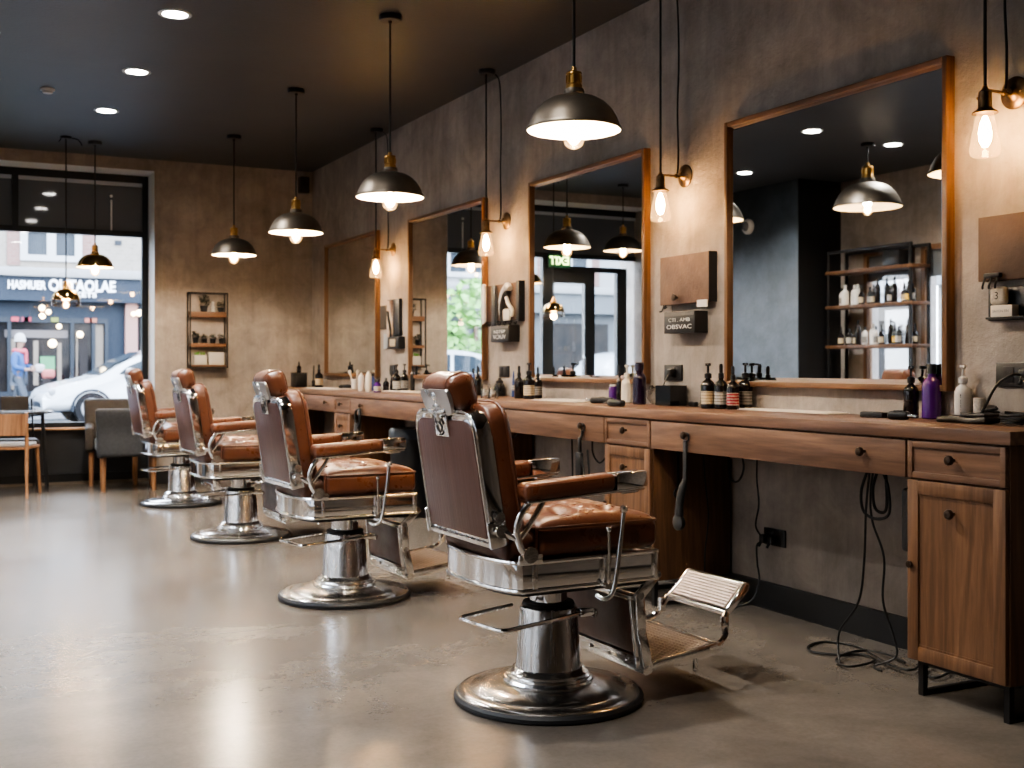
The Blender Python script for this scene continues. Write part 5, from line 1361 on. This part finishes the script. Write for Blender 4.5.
def shop_building(x0, x1, label, letters=None, fascia=None, wall=None, wins=(), door_at=None):
    root = thing('street_shop_building', label, 'building', (x0, YS, 0), 0, 'shops across the street')
    W = x1 - x0
    k = MB(); k.box(0, W, 0, 1.2, 3.43, 8.5); k.build('upper_storey', wall or M_brick, root)
    k = MB(); k.box(0, W, -.22, 1.0, 3.24, 3.45, .03); k.build('cornice', M_cornice, root)
    fa = MB(); fa.box(0, W, -.12, 1.0, 2.68, 3.24); fo = fa.build('fascia', fascia or M_shopblue, root)
    k = MB(); k.box(.0, W, .25, 1.0, .02, 2.68); k.build('shop_front', fascia or M_shopblue, root)
    for wx, wd_ in wins:
        k = MB(); z0, z1 = 3.62, 5.5
        k.box(wx, wx + .16, -.06, .10, z0, z1); k.box(wx + wd_ - .16, wx + wd_, -.06, .10, z0, z1); k.box(wx + .16, wx + wd_ - .16, -.06, .10, z0, z0 + .14)
        k.box(wx + wd_ / 2 - .10, wx + wd_ / 2 + .10, -.06, .10, z0 + .14, z1); k.box(wx + .16, wx + wd_ / 2 - .10, -.05, .08, 4.28, 4.36); k.box(wx + wd_ / 2 + .10, wx + wd_ - .16, -.05, .08, 4.28, 4.36)
        fr = k.build('window', M_sash, root)
        k = MB(); k.box(wx + .16, wx + wd_ - .16, -.01, .0, z0 + .14, z1); k.build('pane', M_upwin, fr)
        k = MB(); k.box(wx - .28, wx, -.03, .02, 3.5, 5.6); k.box(wx + wd_, wx + wd_ + .28, -.03, .02, 3.5, 5.6); k.build('brick_quoin', M_redbrick, root)
    return root, fo
# the shop straight across
xl, xr = -1.2, 9.0
mb, fo = shop_building(xl, xr, 'cream brick building across the street with white lettered slate blue shop fascia', wins=((on_y(20, 245, YS)[0] - xl, 1.36), (6.9, 1.4), (-.0 + .5, 1.0)))
la, lz = on_y(7, 287, YS); lb, _ = on_y(45, 289, YS); lc, _ = on_y(48, 289, YS); ld, _ = on_y(114.5, 291, YS)
text_mesh('HASMUER', .26, .02, M_sign, fo, T((la + lb) / 2 - xl, -.15, 3.03) @ RX(R(90)), 'lettering', width=lb - la, bold=.01)
text_mesh('OUTAOLAE', .36, .02, M_sign, fo, T((lc + ld) / 2 - xl, -.15, 3.04) @ RX(R(90)), 'lettering', width=ld - lc, bold=.012)
text_mesh('MARKETS', .16, .02, M_sign, fo, T((lc * .6 + ld * .4) - xl, -.15, 2.84) @ RX(R(90)), 'lettering', width=(ld - lc) * .62, bold=.006)
sx0, sx1 = on_y(-14, 340, YS)[0] - xl, on_y(109, 340, YS)[0] - xl
k = MB(); z0, z1 = .55, 2.30
k.box(sx0, sx1, .10, .26, z1 - .12, z1); k.box(sx0, sx1, .10, .26, z0 - .1, z0)
for x in (sx0, sx0 + (sx1 - sx0) * .17, sx0 + (sx1 - sx0) * .68, sx0 + (sx1 - sx0) * .86, sx1 - .08): k.box(x, x + .08, .10, .26, z0, z1 - .12)
sf = k.build('shop_window', M_shopdark, mb)
k = MB(); k.box(sx0 + .05, sx1 - .05, .20, .22, z0, z1 - .12); k.build('pane', M_shopglass, sf)
k = MB(); k.box(sx0 + (sx1 - sx0) * .15, sx0 + (sx1 - sx0) * .66, .17, .19, 1.82, 2.0); k.build('window_banner', plain('grey_banner', (.22, .2, .2), .6), sf)
for x, c in ((.20, (.6, .10, .14)), (.28, (.45, .12, .18)), (.30, (.5, .08, .12)), (.80, (.55, .2, .16)), (.84, (.5, .2, .14)), (.52, (.3, .35, .1))):
    k = MB(); k.box(sx0 + (sx1 - sx0) * x, sx0 + (sx1 - sx0) * x + .16, .06, .08, 2.20, 2.30); k.build('bunting', plain('bunting_%d' % int(x * 100), c, .6), sf)
M_beige = plain('display_panel', (.34, .29, .24), .7); M_displaydark = plain('display_dark', (.05, .045, .045), .7)  # beige panels and dark shapes standing in the shop window
for a_, b_2, z_0, z_1, mt in ((.20, .235, .60, 1.80, M_beige), (.27, .34, .60, 1.5, M_displaydark), (.38, .42, .7, 1.75, M_beige), (.45, .52, .6, 1.65, M_displaydark), (.575, .61, .6, 1.7, M_beige), (.73, .745, .6, 2.0, M_beige), (.76, .83, .6, 1.9, M_displaydark), (.89, .96, .6, 2.15, M_beige)):
    k = MB(); k.box(sx0 + (sx1 - sx0) * a_, sx0 + (sx1 - sx0) * b_2, .185, .198, z_0, z_1); k.build('display_panel', mt, sf)
k = MB(); px = on_y(126, 330, YS)[0] - xl; k.box(px, px + .28, .05, .26, .02, 2.68); k.build('stone_pillar', M_pinkstone, mb)
k = MB(); k.box(px + .34, px + 1.6, .15, .24, .6, 2.45); k.build('side_pane', M_shopglass, mb)
for u, v, r in ((42, 308, .07), (48.5, 312, .06), (52.5, 343.5, .10), (80, 334.5, .08), (59, 326.5, .06), (123.5, 297, .06), (139, 313, .08), (133.5, 314, .06)):
    x, z = on_y(u, v, YS - .02); k = MB(); k.ball((x - xl, -.02, z), r, 12); k.rod((x - xl, -.02, z), (x - xl, .26, z), .012); k.build('shop_lamp', M_warm, mb)
k = MB(); x, z = on_y(48, 365, YS); k.box(x - xl - .16, x - xl + .16, .12, .15, z - .12, z + .2); k.build('green_poster', plain('green_poster', (.15, .42, .22), .6), sf)
x, z = on_y(118, 243, YS); k = MB(); k.box(x - xl - .08, x - xl + .08, -.02, .0, z - .06, z + .06); k.build('wall_vent', M_shopdark, mb)
b2, _ = shop_building(-11.5, -1.2, 'pale building across the street seen through the entrance door reflection', fascia=plain('grey_fascia', (.22, .24, .26), .5), wall=M_cornice, wins=((1.2, 1.5), (4.4, 1.5), (7.6, 1.5)))
for i in range(4):
    k = MB(); k.box(.5 + i * 2.5, 2.4 + i * 2.5, .16, .27, .55, 2.4); k.build('shop_window', M_shopglass, b2)
k = MB(); k.box(4.0, 5.6, -.15, -.12, 2.85, 3.0); k.build('red_sign', plain('red_sign', (.6, .08, .10), .5), b2)
b3, _ = shop_building(-24, -11.5, 'cream brick building across the street beside the tree', fascia=plain('taupe_fascia', (.26, .23, .2), .5), wins=((1.5, 1.5), (5.0, 1.5), (8.8, 1.5)))
for i in range(4):
    k = MB(); k.box(.6 + i * 3, 2.8 + i * 3, .16, .27, .55, 2.4); k.build('shop_window', M_shopglass, b3)
# side street building
sb = thing('street_corner_building', 'pale brick building across the side street, reflected behind the bottle rack', 'building', (-12.5, 2, 0))
k = MB(); k.box(-1.5, 0, -14, 16, -.02, 8); k.build('facade', M_brick, sb)
k = MB(); k.box(0, .2, -14, 16, 2.9, 3.15); k.build('cornice', M_cornice, sb)
for i in range(7):
    k = MB(); y = -12 + i * 4.2; k.box(0, .06, y, y + 2.4, .7, 2.5); f_ = k.build('window', M_sash, sb); k = MB(); k.box(.06, .08, y + .12, y + 2.28, .82, 2.38); k.build('pane', M_upwin, f_)
# parked cars
M_carwhite = plain_in('white_car_paint', (.36, .38, .40), .22, coat=.5)
M_carglass = plain('car_glass', (.06, .08, .10), .05)
M_tyre = plain('tyre_rubber', (.02, .02, .022), .7)
M_rim = plain('alloy_wheel', (.36, .37, .39), .35, metal=.6)
def make_car(loc, rz, label):
    """front faces -X, near flank -Y"""
    root = thing('car', label, 'car', loc, rz)
    XZ = Mx(((1, 0, 0, 0), (0, 0, 1, 0), (0, 1, 0, 0), (0, 0, 0, 1)))
    prof = smooth_path([(v[0], 0, v[1]) for v in [(.03, .28), (0, .48), (.06, .64), (.35, .80), (1.05, .97), (1.5, 1.22), (2.05, 1.46), (2.7, 1.54), (3.4, 1.50), (3.95, 1.28), (4.2, .95), (4.28, .6), (4.2, .28)]], 4)
    pts = [(p.x, p.z) for p in prof]
    k = MB(); k.prism(pts, -.86, .86, XZ, bev=.16, seg=5); k.build('body', M_carwhite, root, ang=50)
    for s in (-1, 1):
        for x in (.92, 3.45):
            k = MB(); k.lathe([(0, -.11), (.30, -.11), (.325, -.08), (.325, .11), (0, .11)], 36, T(x, s * .78, .325) @ RX(R(90))); w_ = k.build('wheel', M_tyre, root)
            k = MB(); k.lathe([(0, .0), (.05, .01), (.05, .0), (.20, -.012), (.215, .004), (.225, .004)], 30, T(x, s * .893, .325) @ RX(R(90 * s)))
            for i in range(5): k.box(-.025, .025, .04, .20, -.006, .010, M=T(x, s * .893, .325) @ RX(R(90 * s)) @ RZ(2 * PI * i / 5))
            k.build('rim', M_rim, w_)
            k = MB(); k.tube([(x + .37 * cos(R(a)), s * .862, .325 + .37 * sin(R(a))) for a in range(-8, 189, 14)], .028, 6); k.build('arch_trim', M_shopdark, root)
        k = MB(); sw = round_poly([(1.42, 1.00), (1.60, 1.16), (2.15, 1.40), (2.62, 1.44), (2.62, 1.02)], .05); k.prism(sw, s * .855, s * .868, XZ); k.build('side_window', M_carglass, root)
        k = MB(); sw = round_poly([(2.70, 1.02), (2.70, 1.44), (3.35, 1.41), (3.80, 1.24), (3.70, 1.03)], .05); k.prism(sw, s * .855, s * .868, XZ); k.build('side_window', M_carglass, root)
        k = MB(); k.rbox(.07, .10, .07, .05, 3, 3, T(1.62, s * .98, 1.06)); k.rod((1.66, s * .86, 1.0), (1.64, s * .95, 1.02), .02); k.build('side_mirror', M_carwhite, root)
        k = MB(); k.rbox(.20, .04, .06, .035, 3, 3, T(.30, s * .80, .70) @ RZ(R(-18 * s)) @ RY(R(-18))); k.build('headlight', plain('headlight_glass', (.45, .48, .52), .1), root)
    k = MB(); k.box(1.22, 1.24, -.64, .64, 0, .72, M=T(-.03, 0, .0) @ T(0, 0, 0)) if False else None
    k = MB(); wpts = [(1.10, .985), (1.50, 1.235), (1.98, 1.45)]
    for (xa, za), (xb, zb) in zip(wpts, wpts[1:]): k.quad((xa - .02, -.68, za + .02), (xa - .02, .68, za + .02), (xb - .02, .60, zb + .02), (xb - .02, -.60, zb + .02))
    k.build('windscreen', M_carglass, root)
    k = MB(); k.box(-.02, .06, -.60, .60, .36, .47, .02); k.box(.0, .10, -.86, .86, .24, .31, .02); k.build('bumper_grille', M_shopdark, root)
    return root
cx, _ = on_y(36, 400, 24.6)
car = make_car((cx, 24.75, -.02), R(4), 'white hatchback parked across the street outside the shop window')
dup(car, (-6.3, 24.6, -.02), R(4), 'white hatchback parked across the street, seen through the reflected entrance door')
dup(car, (-12.0, 24.8, -.02), R(4), 'white hatchback parked across the street nearer the tree')
dup(car, (-7.2, 15.6, -.02), R(90), 'white hatchback parked in the side street, reflected behind the bottle rack')
# street tree
tr = thing('street_tree', 'small green street tree across the road, reflected in the third mirror', 'tree', (-5.6, 26.9, .02))
k = MB(); k.tube([(0, 0, 0), (.03, 0, 1.2), (0, .03, 2.2)], [.10, .08, .05], 10); k.build('trunk', M_side, tr)
k = MB(); random.seed(5)
for i in range(700):
    a, e, q = random.uniform(0, 2 * PI), random.uniform(-PI / 2, PI / 2), random.uniform(.55, 1.0)
    c = V((1.1 * q * cos(a) * cos(e), 1.0 * q * sin(a) * cos(e), 2.3 + 1.1 * q * sin(e)))
    d1 = V((random.uniform(-1, 1), random.uniform(-1, 1), random.uniform(-1, 1))).normalized() * .13; d2 = d1.orthogonal().normalized() * .09
    k.quad(c - d1, c + d2, c + d1, c - d2)
k.build('foliage', M_leafgreen, tr, smooth=False)

# ------------------------------------------------------------------ pedestrian across the road
def make_person(loc, rz):
    """faces +X, mid stride, forearms raised in front"""
    root = thing('person', 'person in blue coat, pink scarf and white hat walking past the shop across the street', 'person', loc, rz)
    def skin_body(name, joints, edges, mat, parent, sub=2):
        me = bpy.data.meshes.new(name); me.from_pydata([j[0] for j in joints], edges, []); o = bpy.data.objects.new(name, me); COL.objects.link(o)
        m = o.modifiers.new('skin', 'SKIN'); m.use_smooth_shade = True
        for v_, j in zip(me.skin_vertices[0].data, joints): v_.radius = (j[1], j[2] if len(j) > 2 else j[1])
        me.skin_vertices[0].data[0].use_root = True
        o.modifiers.new('subsurf', 'SUBSURF').levels = sub; o.modifiers['subsurf'].render_levels = sub
        bpy.context.view_layer.update()
        nm = bpy.data.meshes.new_from_object(o.evaluated_get(bpy.context.evaluated_depsgraph_get())); bpy.data.objects.remove(o)
        nm.materials.clear(); nm.materials.append(mat); nm.name = name
        q = bpy.data.objects.new(name, nm); COL.objects.link(q); q.parent = parent; return q
    J = [((0, 0, .92), .13, .16), ((.0, 0, 1.12), .115, .15), ((-.01, 0, 1.34), .11, .18), ((.0, 0, 1.46), .055), ((.02, 0, 1.54), .055), ((.03, 0, 1.62), .085, .075), ((.03, 0, 1.70), .075, .07),
         ((.02, -.09, .86), .09), ((.16, -.10, .48), .058), ((.10, -.10, .09), .042), ((.22, -.10, .04), .035),
         ((-.02, .09, .86), .09), ((-.08, .10, .48), .058), ((-.26, .10, .13), .042), ((-.16, .10, .04), .035),
         ((-.01, -.20, 1.37), .062), ((.0, -.25, 1.10), .048), ((.24, -.20, 1.05), .036), ((.32, -.18, 1.06), .03),
         ((-.01, .20, 1.37), .062), ((.02, .25, 1.12), .048), ((.25, .18, 1.10), .036), ((.33, .16, 1.11), .03)]
    E = [(0, 1), (1, 2), (2, 3), (3, 4), (4, 5), (5, 6), (0, 7), (7, 8), (8, 9), (9, 10), (0, 11), (11, 12), (12, 13), (13, 14), (2, 15), (15, 16), (16, 17), (17, 18), (2, 19), (19, 20), (20, 21), (21, 22)]
    body = skin_body('body', J, E, plain('skin', (.50, .32, .25), .5), root)
    CJ = [((0, 0, .80), .17, .19), ((0, 0, .95), .16, .185), ((.0, 0, 1.14), .145, .175), ((-.01, 0, 1.36), .125, .20), ((-.005, 0, 1.44), .085, .10),
          ((-.01, -.21, 1.37), .082), ((.0, -.26, 1.10), .068), ((.22, -.205, 1.055), .052), ((-.01, .21, 1.37), .082), ((.02, .26, 1.12), .068), ((.22, .195, 1.105), .052)]
    skin_body('coat', CJ, [(0, 1), (1, 2), (2, 3), (3, 4), (3, 5), (5, 6), (6, 7), (3, 8), (8, 9), (9, 10)], plain('blue_coat', (.05, .12, .32), .7, c2=(.08, .18, .42), scale=9), body)
    PJ = [((0, 0, .84), .15, .16)] + [(j[0], j[1] + .018) for j in (J[7], J[8], J[9], J[11], J[12], J[13])]
    skin_body('trousers', PJ, [(0, 1), (1, 2), (2, 3), (0, 4), (4, 5), (5, 6)], plain('grey_trousers', (.12, .14, .17), .7), body)
    k = MB(); k.tube([(.01 + .105 * cos(R(a)), .115 * sin(R(a)), 1.455 + .012 * sin(R(a * 2))) for a in range(0, 360, 20)], .052, 8, closed=True); k.rbox(.035, .06, .15, .03, 2, 3, T(.13, .03, 1.32)); k.build('scarf', plain('pink_scarf', (.62, .13, .18), .8), body)
    k = MB(); k.lathe([(0, .19), (.06, .18), (.10, .13), (.112, .06), (.12, .03), (.12, .0), (.10, .0)], 24, T(.02, 0, 1.66)); k.build('hat', plain('white_hat', (.72, .72, .72), .8), body)
    for s in (-1, 1):
        k = MB(); k.rbox(.125, .048, .042, .03, 3, 3, T(.17 if s < 0 else -.19, s * .10, .046)); k.build('shoe', M_black, body)
        h = MB(); hx, hz = (.345, 1.06) if s < 0 else (.355, 1.11); hy = s * (.18 if s < 0 else .16)
        h.rbox(.035, .014, .036, .012, 2, 2, T(hx + .01, hy, hz))
        for i in range(4): h.tube(smooth_path([(hx + .035, hy, hz + .025 - .017 * i), (hx + .065, hy - s * .006, hz + .023 - .016 * i), (hx + .078 - .006 * abs(i - 1.5), hy - s * .028, hz + .02 - .015 * i)], 3), .0085, 6)
        h.tube([(hx, hy, hz + .03), (hx + .03, hy - s * .022, hz + .050), (hx + .055, hy - s * .03, hz + .042)], .0095, 6); h.build('hand', bpy.data.materials['skin'], body)
    f = MB()
    for s in (-1, 1): f.ball((.108, s * .028, 1.655), .010, 8)
    f.build('eye', M_black, body); f = MB(); f.ball((.118, 0, 1.628), .014, 8, .9, .7, 1.4); f.build('nose', bpy.data.materials['skin'], body)
    f = MB(); f.rbox(.006, .024, .006, .004, 2, 2, T(.108, 0, 1.588)); f.build('mouth', plain('lips', (.4, .14, .12), .5), body)
    return root
px, _ = on_y(19, 380, 26.9)
make_person((px, 26.9, .02), R(-25))
bx, bz = on_y(25, 373, 26.6)
k = MB(); k.rbox(.10, .06, .09, .05, 3, 3); tag(k.build('parcel', plain('pale_parcel', (.70, .66, .66), .6), None, (px + .40, 26.74, 1.10)), 'round pale parcel held by the person across the street', 'parcel')
k = MB(); k.rbox(.13, .06, .10, .06, 3, 3); tag(k.build('handbag', plain('coral_bag', (.66, .22, .20), .6), None, (px + .56, 26.52, .98)), 'coral handbag carried by the person across the street', 'bag')
# ------------------------------------------------------------------ daylight, lens, picture settings
wd = bpy.data.worlds.new('overcast_sky'); SC.world = wd; wd.use_nodes = True
nt = wd.node_tree; bg = nt.nodes['Background']
tc = nt.nodes.new('ShaderNodeTexCoord'); sp = nt.nodes.new('ShaderNodeSeparateXYZ'); nt.links.new(tc.outputs['Generated'], sp.inputs[0])
nt.links.new(ramp(nt, maprange(nt, sp.outputs[2], -.2, 1, 0, 1), [(0, (.55, .60, .66)), (.25, (.80, .88, 1.0)), (1, (.62, .76, 1.0))]), bg.inputs['Color'])
bg.inputs['Strength'].default_value = SKY
def portal(name, loc, rot, sx, sy):
    l = bpy.data.lights.new(name, 'AREA'); l.shape = 'RECTANGLE'; l.size = sx; l.size_y = sy; l.cycles.is_portal = True
    o = bpy.data.objects.new(name, l); COL.objects.link(o); o.location = loc; o.rotation_euler = rot
portal('shopfront_portal', (.6, YF + .2, 1.45), (R(-90), 0, 0), 2.8, 2.6)
for i, (a, b_, z0, z1) in enumerate(HOLES):
    portal('side_window_portal', (XL - .25, (a + b_) / 2, (z0 + z1) / 2), (R(90), 0, R(-90)), b_ - a, z1 - z0)
cam = bpy.data.cameras.new('camera'); co = bpy.data.objects.new('camera', cam); COL.objects.link(co)
co.location = (0, 0, EYE); co.rotation_euler = (R(90), 0, -YAW)
cam.sensor_width = 36; cam.sensor_fit = 'HORIZONTAL'; cam.lens = FPX * 36 / 1024
cam.shift_y = -(384 - HORIZ) / 1024
cam.clip_start = .05; cam.clip_end = 200
cam.dof.use_dof = True; cam.dof.focus_distance = 4.05; cam.dof.aperture_fstop = 4.5
SC.camera = co
SC.view_settings.view_transform = 'AgX'; SC.view_settings.look = LOOK; SC.view_settings.exposure = EXPO
SC.cycles.use_denoising = True
SC.cycles.max_bounces = 10; SC.cycles.diffuse_bounces = 5; SC.cycles.glossy_bounces = 6; SC.cycles.transparent_max_bounces = 16
SC.cycles.sample_clamp_indirect = 8; SC.cycles.caustics_reflective = False; SC.cycles.caustics_refractive = False
